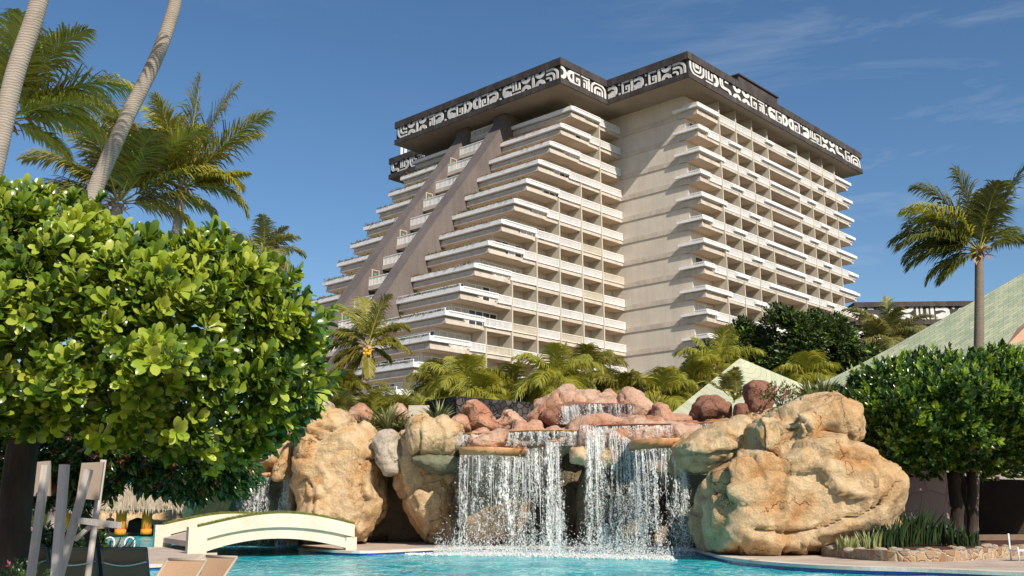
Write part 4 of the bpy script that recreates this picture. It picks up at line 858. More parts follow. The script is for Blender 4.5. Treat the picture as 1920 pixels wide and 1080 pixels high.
def waterfall(name,lips,label,streams,nd,seed,zend=0.0,vel=.5,first=.9,film=True,parent=None,group=None,rmax=.03,spread=.10,dens_=200,heavy=False):
    """lips: list of 3D lip points (polyline). streams: (t,width,strength)"""
    g=np.random.default_rng(seed); lp=np.array([tuple(p) for p in lips]); 
    Lw=float(np.linalg.norm(lp[-1]-lp[0]))
    def at(t):
        x=np.clip(t,0,1)*(len(lp)-1); i=np.minimum(x.astype(int),len(lp)-2); f=(x-i)[:,None]; return lp[i]*(1-f)+lp[i+1]*f
    T_=[];Wt=np.array([s[2] for s in streams]); Wt=Wt/Wt.sum(); cnt=(Wt*nd*1.05).astype(int); V=[];F=[];off=0
    for (t0,wd,s),c in zip(streams,cnt):
        # drops: ropes of drops that wander and fray as they fall, and loose spray between them
        h=g.uniform(0,1,c)**.8; nr=max(3,int(wd*Lw*9)); k=g.integers(0,nr,c); base=g.normal(0,wd*.42,nr); vk=g.uniform(.75,1.25,nr); ph=g.uniform(0,6.28,nr); cut=g.uniform(.15,1.15,nr)
        rope=(g.uniform(0,1,c)<.62)&(h<cut[k]); tt=np.where(rope,t0+base[k],t0+g.normal(0,1,c)*wd*.6)
        p=at(tt); H=p[:,2]-zend; z=p[:,2]-H*h; v=vel*np.where(rope,vk[k],1+g.normal(0,.3,c)); tau=np.sqrt(2*H*h/9.8)
        fray=np.where(rope,.012+.05*h**1.5,spread*(.25+h)); x=p[:,0]+g.normal(0,1,c)*fray+np.where(rope,np.sin(h*(5+3*vk[k])+ph[k])*.06*h+(vk[k]-1)*.35*h,0); y=p[:,1]-v*tau-.05+g.normal(0,1,c)*.10*h
        gate=vnoise(np.stack([x*2.3,y*1.0,z*1.1-x],1),seed)+vnoise(np.stack([x*6,y*2,z*3],1),seed+5)*.6; kp=rope|(gate>-.25+.0*h); x,y,z,h,rope=x[kp],y[kp],z[kp],h[kp],rope[kp]; c=len(x)
        r=np.exp(g.normal(-4.85,.42,c)); r=np.minimum(r*np.where(rope,1.05,.9),rmax); st=g.uniform(1.0,3.2,c)*(1.15-.5*h)
        a,b=drops(np.stack([x,y,z],1),r,st,g); V.append(a);F.append(b+off);off+=len(a)
        # strands near the lip
        ns=max(3,int(c/dens_)); 
        for q in range(ns):
            tq=t0+g.normal(0,1)*wd*.5; pq=at(np.array([tq]))[0]; H=pq[2]-zend; L0=min(.8,abs(g.normal(0,first*.45)))*H; s0=g.uniform(0,.12)*H*(g.uniform()<.35); m=7; zz=np.linspace(s0,min(H,s0+L0),m)
            ww=g.uniform(.004,.014)*np.sin(np.linspace(.25,math.pi*.97,m)); vv=vel*(1+g.normal(0,.1)); xo=pq[0]+np.cumsum(g.normal(0,.009,m)); yy=pq[1]-vv*np.sqrt(2*zz/9.8)-.04
            A=np.stack([xo-ww,yy,pq[2]-zz],1);B=np.stack([xo+ww,yy,pq[2]-zz],1);C=np.stack([xo,yy-ww*1.2,pq[2]-zz],1)
            vs=np.concatenate([A,C,B]); fs=[]
            for i in range(m-1): fs+=[(i,m+i,m+i+1),(i,m+i+1,i+1),(m+i,2*m+i,2*m+i+1),(m+i,2*m+i+1,m+i+1)]
            V.append(vs);F.append(np.array(fs)+off);off+=len(vs)
    o=np_mesh(name,np.concatenate(V),np.concatenate(F),M['fall'],parent,False)
    # two torn, wind-frayed curtains, one behind the other
    if lp[:,2].mean()-zend>1.2:
        for li in (0,1):
            k=22; m_=20; vs=[]; uvs=[]; ex=.10+.05*li
            for i in range(m_+1):
                f=i/m_
                for j in range(k+1):
                    tj=j/k; q=at(np.array([tj]))[0]; H=(q[2]-zend)*f; vv=vel*(1+.22*li)*(1+.12*math.sin(tj*19+seed)+.08*math.sin(tj*47)); vs.append((q[0]+(tj-.5)*2*(ex+spread*.8)*f**.8+.03*math.sin(j*2.1+i*.7+li),q[1]-vv*math.sqrt(2*H/9.8)-.03-.12*li*f+.04*math.sin(i*.9+j*1.3),q[2]-H)); uvs.append((tj,f))
            F_=np.array([(i*(k+1)+j,i*(k+1)+j+1,(i+1)*(k+1)+j+1,(i+1)*(k+1)+j) for i in range(m_) for j in range(k)])
            fo=np_mesh('water_sheet',np.array(vs),F_,M['curt_dense' if heavy else 'curt'][li],o,True); uv=fo.data.uv_layers.new(name='UVMap'); ix=np.empty(len(fo.data.loops),dtype=np.int32); fo.data.loops.foreach_get('vertex_index',ix); uv.data.foreach_set('uv',np.array(uvs)[ix].ravel())
    # thin torn film of water from the lip down, following the same arc
    if film:
        k=24; m_=14; vs=[]; Ht=lp[:,2].mean()-zend; ft=.4 if Ht>2 else 1.0
        for i in range(m_+1):
            f=i/m_*ft
            for j in range(k+1):
                q=at(np.array([j/k]))[0]; H=(q[2]-zend)*f; vs.append((q[0]+.02*math.sin(j*2.1+i*.4),q[1]-vel*math.sqrt(2*H/9.8)-.03+.03*math.sin(j*1.7),q[2]-H))
        F_=np.array([(i*(k+1)+j,i*(k+1)+j+1,(i+1)*(k+1)+j+1,(i+1)*(k+1)+j) for i in range(m_) for j in range(k)])
        fo=np_mesh('water_film',np.array(vs),F_,M['film'],o,True)
        uv=fo.data.uv_layers.new(name='UVMap'); c=np.array([( (i%(k+1))/k*Lw, max((i//(k+1))/m_, 1.0 if (i%(k+1)) in (0,k) else 0) ) for i in range(len(vs))]); ix=np.empty(len(fo.data.loops),dtype=np.int32); fo.data.loops.foreach_get('vertex_index',ix); uv.data.foreach_set('uv',c[ix].ravel())
    if label: tag(o,label,'waterfall',group)
    return o
WG='streams of the grotto waterfall'
def seg(a,b,k=8): return [a.lerp(b,i/k) for i in range(k+1)]
lipL=[p+Vector((0,-.03,-.32)) for p in LT['left']]; lipR=[p+Vector((0,-.03,-.36)) for p in LT['right']]
waterfall('waterfall',lipL,'broken curtain falling from the left orange ledge',[(.03,.02,.5),(.10,.05,.5),(.3,.12,1.0),(.5,.12,1.3),(.7,.12,1.5),(.88,.08,1.9),(1.0,.06,1.9)],7000,1,vel=.75,group=WG,spread=.22)
waterfall('waterfall',lipR,'bright curtain falling from the right orange ledge',[(.04,.06,2.4),(.16,.06,2.0),(.32,.08,1.2),(.5,.1,.9),(.64,.06,.9),(.78,.04,1.6),(.83,.03,1.8)],10500,2,vel=.7,group=WG,spread=.16)
a=P(1022,830,39.3); c=P(1052,828,39.3)
waterfall('waterfall',seg(a,c),'narrow white stream left of the middle, off the wide step',[(.35,.22,1),(.75,.12,1.2)],4600,3,heavy=True,vel=.55,group=WG,spread=.12,rmax=.035)
a=P(1098,806,38.6); c=P(1134,806,38.6)
waterfall('waterfall',seg(a,c),'widest white stream down the middle of the grotto',[(.2,.2,1.4),(.6,.25,1.2),(.9,.1,.6)],6000,4,heavy=True,vel=.5,group=WG,spread=.15,rmax=.036)
a=P(985,842,39.4); c=P(1022,838,39.4)
waterfall('waterfall',seg(a,c),'loose spray beside the end of the left orange ledge',[(.2,.3,1.2),(.7,.3,1)],3600,5,vel=.6,group=WG,spread=.2)
a=P(1140,800,38.4); c=P(1184,826,38.0)
waterfall('waterfall',seg(a,c),'frothing stream left of the right orange ledge',[(.3,.3,1.2),(.8,.2,1.2)],5000,6,heavy=True,vel=.55,group=WG,spread=.2)
# short curtains between steps
def zpx(py,Y): return P(1000,py,Y).z
for (tp,lab,n_,ze) in (('l2','fine curtain dripping over the step above the left ledge',1500,zpx(836,40)),('l3','fine wide curtain dripping off the wide brown step',3600,zpx(836,39)),('r2','fine wide curtain dripping off the wide red step',3600,zpx(822,38.5)),('r3','little drip off the short red step',900,zpx(806,39.2))):
    lips=[p+Vector((0,-.03,-.08)) for p in LT[tp]]; ss=[(i/9,.05,.6+.8*random.random()) for i in range(10)]
    waterfall('waterfall',lips,lab,ss,n_,hash(tp)%97 if False else len(lab),zend=ze,vel=.12,first=.7,group=WG,rmax=.014,spread=.04,dens_=26)
lips=[p+Vector((0,-.03,-.04)) for p in LT['top']]
waterfall('waterfall',lips,'sparkling upper cascade over the wet red rock face',[(.05,.1,1.5),(.3,.1,2),(.45,.1,1.2),(.7,.1,.6),(.9,.05,.3)],4200,9,zend=zpx(795,41),vel=.35,first=.5,group=WG,rmax=.022,spread=.08)
a=P(1052,762,42.2); c=P(1078,762,42.2)
waterfall('waterfall',seg(a,c),'small chute running down left of the upper cascade',[(.3,.3,1),(.7,.3,1)],2200,10,zend=zpx(796,42),vel=.45,group=WG,rmax=.022,spread=.10)
a=P(1086,797,38.9); c=P(1150,797,38.9)
waterfall('waterfall',seg(a,c),'white froth tumbling over the middle steps',[(.2,.2,1.2),(.5,.2,1.6),(.8,.2,1)],4200,11,zend=zpx(850,38),vel=.3,first=.4,group=WG,rmax=.03,spread=.12)
lips=[p+Vector((0,-.03,-.22)) for p in LT['c1']]
waterfall('waterfall',lips,'left of the two small falls behind the footbridge',[(.2,.15,1),(.5,.15,1.2),(.8,.15,1)],2600,12,vel=.5,group='small falls behind the footbridge',spread=.12)
a=P(532,888,46.6); c=P(548,870,46.2)
waterfall('waterfall',seg(a,c),'right of the two small falls behind the footbridge',[(.3,.3,1),(.7,.3,1)],2800,13,vel=.45,group='small falls behind the footbridge',spread=.12)
# foam where the water lands
g=np.random.default_rng(77); n=15000; t=g.uniform(0,1,n); fx=P(760,1036,38).x+(P(1262,1045,33).x-P(760,1036,38).x)*t
lnY=np.interp(t,[0,.25,.5,.75,1],[38.2,37.3,36.2,34.6,33.2]); dens=np.interp(t,[0,.12,.3,1],[.35,.6,1,1]); 
y=lnY+g.normal(0,.32,n)+.25*vnoise(np.stack([fx*1.5,fx*0,fx*0],1),3); z=np.abs(g.normal(0,.035,n))*dens; keep=g.uniform(0,1,n)<dens
V,F=drops(np.stack([fx,y,z],1)[keep],g.uniform(.018,.055,n)[keep],g.uniform(.3,.9,n)[keep],g)
n2=9000; t=g.uniform(.12,1,n2); x2=P(760,1036,38).x+(P(1262,1045,33).x-P(760,1036,38).x)*t; y2=np.interp(t,[0,.25,.5,.75,1],[38.2,37.3,36.2,34.6,33.2])+g.normal(.3,.5,n2); z2=g.exponential(.22,n2)
V2,F2=drops(np.stack([x2,y2,z2],1),g.uniform(.006,.02,n2),g.uniform(.8,1.6,n2),g)
tag(np_mesh('foam',np.concatenate([V,V2]),np.concatenate([F,F2+len(V)]),M['fall']),kind='stuff')
# ================================================================== PALMS
M['bark']=None
def bark(name,c1,c2,rings=14,rs=.55):
    m=bpy.data.materials.new(name); m.use_nodes=True; n=m.node_tree.nodes; l=m.node_tree.links; b=n['Principled BSDF']; b.inputs['Roughness'].default_value=.9
    t=n.new('ShaderNodeTexCoord'); nz=n.new('ShaderNodeTexNoise'); nz.inputs['Scale'].default_value=2.2; nz.inputs['Detail'].default_value=7
    wv=n.new('ShaderNodeTexWave'); wv.bands_direction='Z'; wv.inputs['Scale'].default_value=rings*.27; wv.inputs['Distortion'].default_value=5; wv.inputs['Detail'].default_value=3; wv.inputs['Detail Scale'].default_value=1.5
    l.new(t.outputs['Object'],nz.inputs['Vector']); l.new(t.outputs['Object'],wv.inputs['Vector'])
    mx=n.new('ShaderNodeMixRGB'); mx.inputs['Color1'].default_value=(*c1,1); mx.inputs['Color2'].default_value=(*c2,1); 
    ad=n.new('ShaderNodeMath'); ad.operation='MULTIPLY_ADD'; ad.inputs[1].default_value=.38; l.new(wv.outputs['Fac'],ad.inputs[0]); mm=n.new('ShaderNodeMath'); mm.operation='MULTIPLY'; mm.inputs[1].default_value=.75; l.new(nz.outputs['Fac'],mm.inputs[0]); l.new(mm.outputs[0],ad.inputs[2])
    l.new(ad.outputs[0],mx.inputs['Fac']); l.new(mx.outputs['Color'],b.inputs['Base Color'])
    bp=n.new('ShaderNodeBump'); bp.inputs['Strength'].default_value=.55; bp.inputs['Distance'].default_value=.03; l.new(ad.outputs[0],bp.inputs['Height']); l.new(bp.outputs['Normal'],b.inputs['Normal'])
    return m
M['bark']=bark('palm_bark',(.13,.105,.085),(.40,.345,.29),20); M['bark2']=bark('palm_bark_far',(.10,.08,.06),(.24,.19,.145),22)
M['treebark']=mat('tree_bark',(.020,.014,.011),.95,[(.04,.028,.022),(.065,.05,.038)],2.5,.8,12,stretch=(1,1,.3),bdist=.05)
M['rachis']=mat('frond_rib',(.30,.28,.05),.5,[(.42,.36,.07)],2)
M['frond']=leaf_mat('palm_leaflet',[(.10,.12,.018),(.17,.18,.028),(.25,.24,.04),(.33,.28,.06),(.15,.17,.025)],.35,.36)
M['frond_y']=leaf_mat('palm_leaflet_yellow',[(.14,.16,.02),(.24,.22,.03),(.30,.26,.04),(.34,.27,.05)],.4,.34)
M['frond_l']=leaf_mat('palm_leaflet_light',[(.20,.23,.03),(.32,.33,.05),(.42,.40,.08),(.27,.28,.045)],.35,.36)
M['frond_far']=leaf_mat('palm_leaflet_dull',[(.12,.15,.04),(.19,.20,.06),(.27,.25,.09),(.22,.22,.07)],.4,.3)
M['husk']=mat('palm_husk',(.20,.11,.05),.9,[(.36,.22,.12),(.48,.33,.20)],5,.5,20)
M['coco']=mat('coconut',(.55,.30,.03),.45,[(.62,.40,.05)],3)
WIND=np.array([-.30,.12,0.])
def frond_arrays(base,d0,L_,nl,ll,droop,g,wind=1.0,tipdrop=1.0,width=.045,curl=0):
    """leaflet arrays and rib curve of one frond"""
    k=26; ds=L_/k; p=np.array(base,float); d=np.array(d0,float); d/=np.linalg.norm(d); pts=[p.copy()]; dirs=[d.copy()]
    for i in range(k):
        f=(i+1)/k; d=d+np.array([0,0,-1.])*droop*ds/L_*(.25+1.9*f*f)+WIND*wind*ds/L_*f*1.2; d/=np.linalg.norm(d); p=p+d*ds; pts.append(p.copy()); dirs.append(d.copy())
    pts=np.array(pts);dirs=np.array(dirs)
    t=np.concatenate([np.linspace(.13,.995,nl)]*2); side=np.repeat([1.,-1.],nl); t=np.clip(t+g.normal(0,.004,2*nl),0,.999)
    x=t*k; i=x.astype(int); fr=(x-i)[:,None]; P0=pts[i]*(1-fr)+pts[i+1]*fr; D=dirs[i]*(1-fr)+dirs[i+1]*fr; D/=np.linalg.norm(D,axis=1)[:,None]
    upv=np.tile([0,0,1.],(2*nl,1)); S=np.cross(D,upv); S/= (np.linalg.norm(S,axis=1)[:,None]+1e-6); Un=np.cross(S,D)
    prof=np.sin(np.clip(t*1.02,0,1)**.75*math.pi*.93+.10)**.6; ln=1.45*ll*np.clip(prof,.18,1)*g.uniform(.82,1.12,2*nl)
    fw_=.55+.8*t**1.3; dr=S*side[:,None]*1.0+D*fw_[:,None]+Un*(.16+g.normal(0,.14,2*nl))[:,None]
    dr/=np.linalg.norm(dr,axis=1)[:,None]
    # three segments drooping
    w=1.4*width*g.uniform(.8,1.2,2*nl)*(.6+.4*prof)
    V=[];nseg=3; p=P0.copy(); d=dr.copy(); rows=[]
    for s in range(nseg+1):
        n_=np.cross(d,D); n_/= (np.linalg.norm(n_,axis=1)[:,None]+1e-6); wd=np.cross(n_,d); wd/= (np.linalg.norm(wd,axis=1)[:,None]+1e-6)
        ww=(w*[.6,1,.75,.06][s])[:,None]; fold=n_*ww*.35
        rows.append((p-wd*ww*.5-fold*side[:,None]*0+np.array([0,0,-.3])*ww,p,p+wd*ww*.5+np.array([0,0,-.3])*ww))
        if s<nseg:
            p=p+d*(ln/nseg)[:,None]; d=d+np.array([0,0,-1.])*(.34+.34*s)*tipdrop*(1.0+g.normal(0,.25,2*nl))[:,None]+WIND*wind*.30; d/=np.linalg.norm(d,axis=1)[:,None]
    V=np.stack([q for r in rows for q in r],1); nv=(nseg+1)*3; F=[]
    for s in range(nseg):
        o=s*3; F+=[(o,o+1,o+4,o+3),(o+1,o+2,o+5,o+4)]
    F=np.array(F)[None]+(np.arange(2*nl)*nv)[:,None,None]
    return V.reshape(-1,3),F.reshape(-1,4),pts
def frond(parent,base,d0,L_,g,nl=60,ll=.8,droop=1.1,wind=1,tipdrop=1,mats=None,width=.045,rib=.03,pts_out=None):
    V,F,pts=frond_arrays(base,d0,L_,nl,ll,droop,g,wind,tipdrop,width)
    b=MB(); sub=pts[::2]; k=len(sub); b.tube([Vector(q) for q in sub],[rib*(1-.85*i/(k-1)) for i in range(k)],5)
    rv=np.array([tuple(v) for v in b.v]); 
    RF=np.array([f for f in b.f if len(f)==4]); allV=np.concatenate([V,rv]); allF=np.concatenate([F,RF+len(V)]); mi=np.concatenate([np.zeros(len(F)),np.ones(len(RF))])
    return np_mesh('frond',allV,allF,mats or [M['frond'],M['rachis']],parent,False,mi)
def palm(name,base,top,lab,group=None,r0=.2,r1=.13,fr=None,nf=18,FL=3.2,seed=0,nl=46,ll=.75,bend=(0,0,0),coco=0,mats=None,droop=(.7,1.9),elev=(-.35,1.35),wind=1,width=.05,husk=True,bark_=None,ksegs=22,tipdrop=1.0,trunk_ext=None,cat='palm tree'):
    g=np.random.default_rng(seed); base=Vector(base); top=Vector(top); root=empty(name,base,0,lab,cat,group)
    inv=-base
    pts=[];rad=[]
    for i in range(ksegs+1):
        t=i/ksegs; p=base.lerp(top,t)+Vector(bend)*math.sin(math.pi*t)+inv; pts.append(p); rad.append((r0*(1-t)+r1*t)*(1+.012*(i%2))+ (r0*.35*max(0,1-t*9)))
    b=MB(); b.tube(pts,rad,12); b.build('trunk',bark_ or M['bark'],root,True)
    c=pts[-1]; cn=np.array(c)
    mats=mats or [M['frond'],M['rachis']]
    if fr is None:
        fr=[]
        for i in range(nf):
            az=i*2.399+g.normal(0,.18); f=(i+.5)/nf; el=elev[1]-(elev[1]-elev[0])*f**.8+g.normal(0,.08)
            fr.append((az,el,FL*g.uniform(.85,1.08)*(1 if f>.12 else .8),droop[0]+(droop[1]-droop[0])*(1-abs(el)/1.5)*g.uniform(.7,1.1),None))
    for (az,el,L_,dr,mt) in fr:
        d=(math.cos(az)*math.cos(el),math.sin(az)*math.cos(el),math.sin(el)); frond(root,cn+np.array(d)*r1*.8,d,L_,g,nl,ll*L_/FL,dr,wind,tipdrop,mt or mats,width,rib=.018+.010*FL/3)
    if husk:
        n=26; az=g.uniform(0,6.28,n); pos=cn+np.stack([np.cos(az)*r1*.9,np.sin(az)*r1*.9,g.uniform(-.35,.12,n)],1); dr_=np.stack([np.cos(az),np.sin(az),g.uniform(-1.3,1.0,n)],1)
        leaves_mesh('husk',pos,dr_,np.tile([0,0,1.],(n,1))+g.normal(0,.4,(n,3)),g.uniform(.25,.55,n),.14,M['husk'],root,'oval')
    for i in range(coco):
        a=g.uniform(-2.6,-.3); e=ell((c.x+math.cos(a)*r1*1.6+g.normal(0,.09),c.y+math.sin(a)*r1*1.6,c.z-.2-.10*(i//3)+g.normal(0,.05)),(.085,.085,.11),0,5)
        b=MB(); b.add(*e); b.build('coconut',M['coco'],root,True)
    return root
def az_to(px_dx,depth=0.): return math.atan2(depth,px_dx)
D2=math.radians
def FR(l): # (screen angle from +x towards up in degrees, length, droop, depth part, material)
    out=[]
    for (a,L_,dr,dp,mt) in l:
        x,z=math.cos(D2(a)),math.sin(D2(a)); y=dp; n=math.sqrt(x*x+y*y+z*z); out.append((math.atan2(y,x),math.asin(z/n),L_,dr,mt))
    return out
M['frond_dk']=leaf_mat('palm_leaflet_dark',[(.045,.065,.014),(.08,.10,.02),(.12,.14,.028),(.19,.19,.04)],.33,.34)
Y_=[M['frond_y'],M['rachis']]; DK=[M['frond_dk'],M['rachis']]; LG=[M['frond_l'],M['rachis']]
# --- tall leaning trunk leaving the top of the frame (its crown is above the view) and its neighbour at the left edge
T2b=PZ(60,1300,0); 
tp=P(330,0,24); bt=P(165,390,24); b0=P(150,430,24); dirv=(tp-bt)
base=P(95,640,24); base=Vector((base.x-.6,24.2,.17))
def lean_palm(nm,pxs,Y,lab,r0,r1,extra_up,seed,fr=None,**k):
    pts=[P(x,y,Y) for x,y in pxs]; d=(pts[-1]-pts[-2]).normalized(); pts.append(pts[-1]+d*extra_up*.5+Vector((.05,0,.1))); pts.append(pts[-1]+(d+Vector((0,0,.25))).normalized()*extra_up*.5)
    pts=[Vector((pts[0].x-.8,Y,.1))]+pts; pts=smoothline(pts,5); base=pts[0]; root=empty(nm,base,0,lab,'palm tree','palms around the pool')
    n=len(pts); b=MB(); b.tube([p-base for p in pts],[(r0+(r1-r0)*i/(n-1))*(1+.0*(i%2)) for i in range(n)],16); b.build('trunk',M['bark'],root,True)
    g=np.random.default_rng(seed); c=pts[-1]-base
    for i in range(14):
        az=i*2.399; el=1.2-1.4*((i+.5)/14); d_=(math.cos(az)*math.cos(el),math.sin(az)*math.cos(el),math.sin(el)); frond(root,np.array(c),d_,3.4,g,44,.8,1.3)
    return root
lean_palm('palm_tree',[(118,560),(165,392),(225,248),(288,120),(322,30),(334,-30)],24,'tall pale palm trunk leaning right out of the top of the picture',.22,.135,3.0,3)
lean_palm('palm_tree',[(-70,560),(-30,390),(0,262),(28,140),(62,40),(82,-30)],19,'ringed pale palm trunk leaning right at the left edge, nearest of the leaning trunks',.21,.165,4.0,4)
# palm A : crown at the left edge
c=P(8,225,25); palm('palm_tree',(c.x-.6,25,.1),c,'palm with broad wind-blown fronds at the left edge of the picture','palms around the pool',.22,.15,mats=LG,FL=3.2,seed=5,nl=84,ll=.85,width=.04,wind=.6,
  fr=FR([(60,3.2,1.2,-.1,None),(38,3.4,1.25,.1,None),(18,3.0,.95,-.15,None),(80,3.3,1.4,.2,None),(105,3.1,1.3,.0,None),(50,3.0,1.5,.5,None),(20,2.6,1.3,.5,None),(95,2.9,1.1,-.4,None),(140,3,1.2,.1,None),(170,3,1.2,.1,None),(-10,1.8,1.0,.6,None),(70,3.0,1.2,-.5,None)]),bark_=M['bark'])
# palm B, C behind the hedge tree
c=P(222,382,33); palm('palm_tree',(P(95,1000,33).x,33,.1),c,'green palm with upright fronds behind the tall leaning trunk','palms around the pool',.26,.19,FL=3.8,seed=6,nl=84,ll=.95,width=.045,wind=.5,
  fr=FR([(85,4.2,.5,.0,None),(95,3.6,.7,.1,None),(68,4.0,.9,.15,LG),(50,3.9,1.0,-.2,LG),(35,3.5,.9,.1,LG),(115,3.8,1.2,.1,None),(135,3.6,1.3,-.1,None),(150,3.6,1.4,.2,None),(20,3.2,1.2,.3,None),(165,3.2,1.2,.0,None),(75,3.6,1.0,.5,None),(100,3.4,1.2,-.5,None),(5,2.6,1.3,.2,None),(178,2.6,1.2,.3,None),(125,3.4,1.2,.5,None),(60,3.4,1.4,-.5,None)]))
c=P(341,352,33.5); palm('palm_tree',(P(128,1000,33.5).x,33.5,.1),c,'palm with wind-blown fronds and shaggy brown neck against the sky','palms around the pool',.21,.155,mats=[M['frond'],M['rachis']],FL=3.7,seed=7,nl=84,ll=.9,width=.042,wind=.35,coco=0,bend=(.75,0,0),
  fr=FR([(84,4.1,.25,.0,None),(72,4.3,.7,.1,None),(48,3.9,.55,-.1,None),(60,3.8,.9,.4,None),(12,2.6,2.3,.15,None),(22,2.5,1.8,-.3,None),(108,3.5,1.0,.1,LG),(100,3.2,.7,-.3,LG),(148,2.8,1.2,-.1,LG),(20,2.2,.25,.1,Y_),(120,3.4,1.3,-.4,None),(92,3.6,.6,.5,None)]))
c=P(494,478,60); palm('palm_tree',(c.x,60,5.3),c,'small distant palm seen above the leafy crown, left of the hotel','palms around the pool',.2,.14,nf=20,FL=3.0,seed=8,nl=34,ll=.8,width=.07,mats=[M['frond_far'],M['rachis']],elev=(-.5,1.2))
# palm E with coconuts in front of the raking walls
c=P(690,648,60); palm('palm_tree',(P(672,735,60).x,60,5.3),c,'coconut palm with yellow fruit in front of the brown raking walls','palms around the pool',.26,.17,FL=3.2,seed=9,nl=80,ll=1.0,width=.045,wind=.3,coco=14,bend=(.0,0,0),mats=[M['frond'],M['rachis']],
  fr=FR([(112,3.2,1.9,0,LG),(95,3.3,1.3,.2,None),(75,3.2,1.3,-.1,None),(165,2.6,1.3,.1,None),(150,2.9,1.4,-.2,None),(30,1.9,1.5,.2,None),(50,2.8,1.9,.1,None),(8,2.6,1.1,-.2,Y_),(215,3.2,.5,-.1,Y_),(230,2.4,.7,.2,None),(275,1.8,.2,-.1,Y_),(190,2.2,.9,.2,None),(130,2.6,1.6,.4,None),(60,2.6,1.6,.5,None),(340,1.6,1,.3,None)]))
# right palm
c=P(1836,470,38.6); palm('palm_tree',(P(1816,1000,38.6).x,38.6,.3),c,'tall single palm standing in the bed before the large green roof','palms around the pool',.235,.155,mats=DK,FL=3.1,seed=10,nl=84,ll=.9,width=.045,wind=.55,coco=0,bend=(.12,0,0),bark_=M['bark2'],
  fr=FR([(95,3.39,1.0,0,None),(110,3.62,1.5,.1,None),(62,3.84,.5,-.1,None),(72,3.28,.9,.3,None),(130,3.50,1.5,-.1,LG),(145,3.39,1.5,.2,None),(158,3.50,1.3,-.2,None),(172,2.82,1.3,.1,None),(205,2.15,1.0,-.1,None),(25,2.26,1.1,0,None),(120,3.28,1.5,.5,None),(45,2.71,1.6,.4,None),(190,2.26,1.4,.4,None),(85,2.94,1.4,-.5,None),(150,2.94,1.6,.6,None)]))
c=P(1664,636,85); palm('palm_tree',(c.x,85,5.3),c,'bushy palm in front of the distant tower','palms around the pool',.25,.2,nf=24,FL=4.5,seed=11,nl=54,ll=1.1,width=.08,mats=[M['frond_far'],M['rachis']],elev=(-.7,1.45))
# garden palms in front of the hotel
GP='palms planted behind the rockwork'
PAL=[(1040,712,56,2.9,'broad palm with orange fruit left of the crest of pink rock',9,LG,12),(1100,700,60,2.4,'palm rising behind the crest of pink rock',0,None,13),(868,722,60,2.6,'leafy palm behind the black lava wall, second from its left end',0,LG,14),
 (820,735,62,2.2,'leafy palm behind the left end of the black lava wall',0,None,15),(1168,742,58,2.1,'low palm at the foot of the blank hotel wall, nearest the balconies',0,None,16),(1240,745,58,2.3,'low yellowish palm between the pink rocks and the small green roof',0,LG,17),
 (1345,690,62,3.0,'palm with drooping pale fronds behind the small green roof',0,LG,18),(1295,735,60,2.2,'low palm left of the small green roof',0,None,19),(1512,712,58,1.9,'short yellowish palm where the two green roofs meet',0,LG,20),(960,735,60,2.3,'palm behind the right end of the black lava wall',0,None,21),(905,742,57,1.8,'smallest palm above the middle of the black lava wall',0,LG,22),(640,742,60,2.0,'palm on the shelf just left of the coconut palm',0,None,23)]
for (x,y,Y,FL,lb,co,mt,sd_) in PAL:
    c=P(x,y,Y); palm('palm_tree',(c.x+random.uniform(-.3,.3),Y,5.3),c,lb,GP,.17,.13,nf=19,FL=FL,seed=sd_,nl=58,ll=1.0,width=.045,tipdrop=1.5,mats=[mt[0],M['rachis']] if mt else [M['frond'],M['rachis']],elev=(-.55,1.35),droop=(.9,2.3),coco=co,wind=.3,bark_=M['bark2'])
# areca clumps: many short feathery stems from the ground
AR=[(650,757,54,1.5),(690,752,54,1.5),(725,745,55,1.6),(762,740,56,1.7),(800,742,57,1.6),(615,752,57,1.5),(840,748,59,1.4),(1010,752,58,1.4),(585,745,60,1.6),(1375,757,46,1.0)]
ALB=['feathery areca palm left of the upright pink rock','feathery areca palm behind the pink faceted rock','pale feathery areca palm behind the upright pink rock','tall feathery areca palm left of the black lava wall','feathery areca palm touching the corner of the black lava wall','feathery areca palm behind the flat pale grey rock','feathery areca palm peeping over the black lava wall','feathery areca palm behind the jagged pink rock','feathery areca palm half hidden by the leafy tree at its right edge','small fern-like palm beside the dark red rock column']
for i,((x,y,Y,h),lb) in enumerate(zip(AR,ALB)):
    p=P(x,y,Y); base=Vector((p.x,Y,min(p.z,5.3) if Y>48 else p.z)); r=empty('areca_palm',base,0,lb,'palm','areca palms on the planted shelf'); g=np.random.default_rng(300+i)
    for k in range(16 if h>1.2 else 9):
        az=g.uniform(0,6.28); el=g.uniform(.75,1.45); d=(math.cos(az)*math.cos(el),math.sin(az)*math.cos(el),math.sin(el)); L_=h*g.uniform(1.1,1.9); frond(r,(g.normal(0,.15),g.normal(0,.15),g.uniform(0,.6)*h),d,L_,g,26,.5*h/1.5,1.7,.2,.6,[[M['frond_l'],M['rachis']],[M['frond'],M['rachis']],[M['frond_far'],M['rachis']]][k%3],.055,.018)
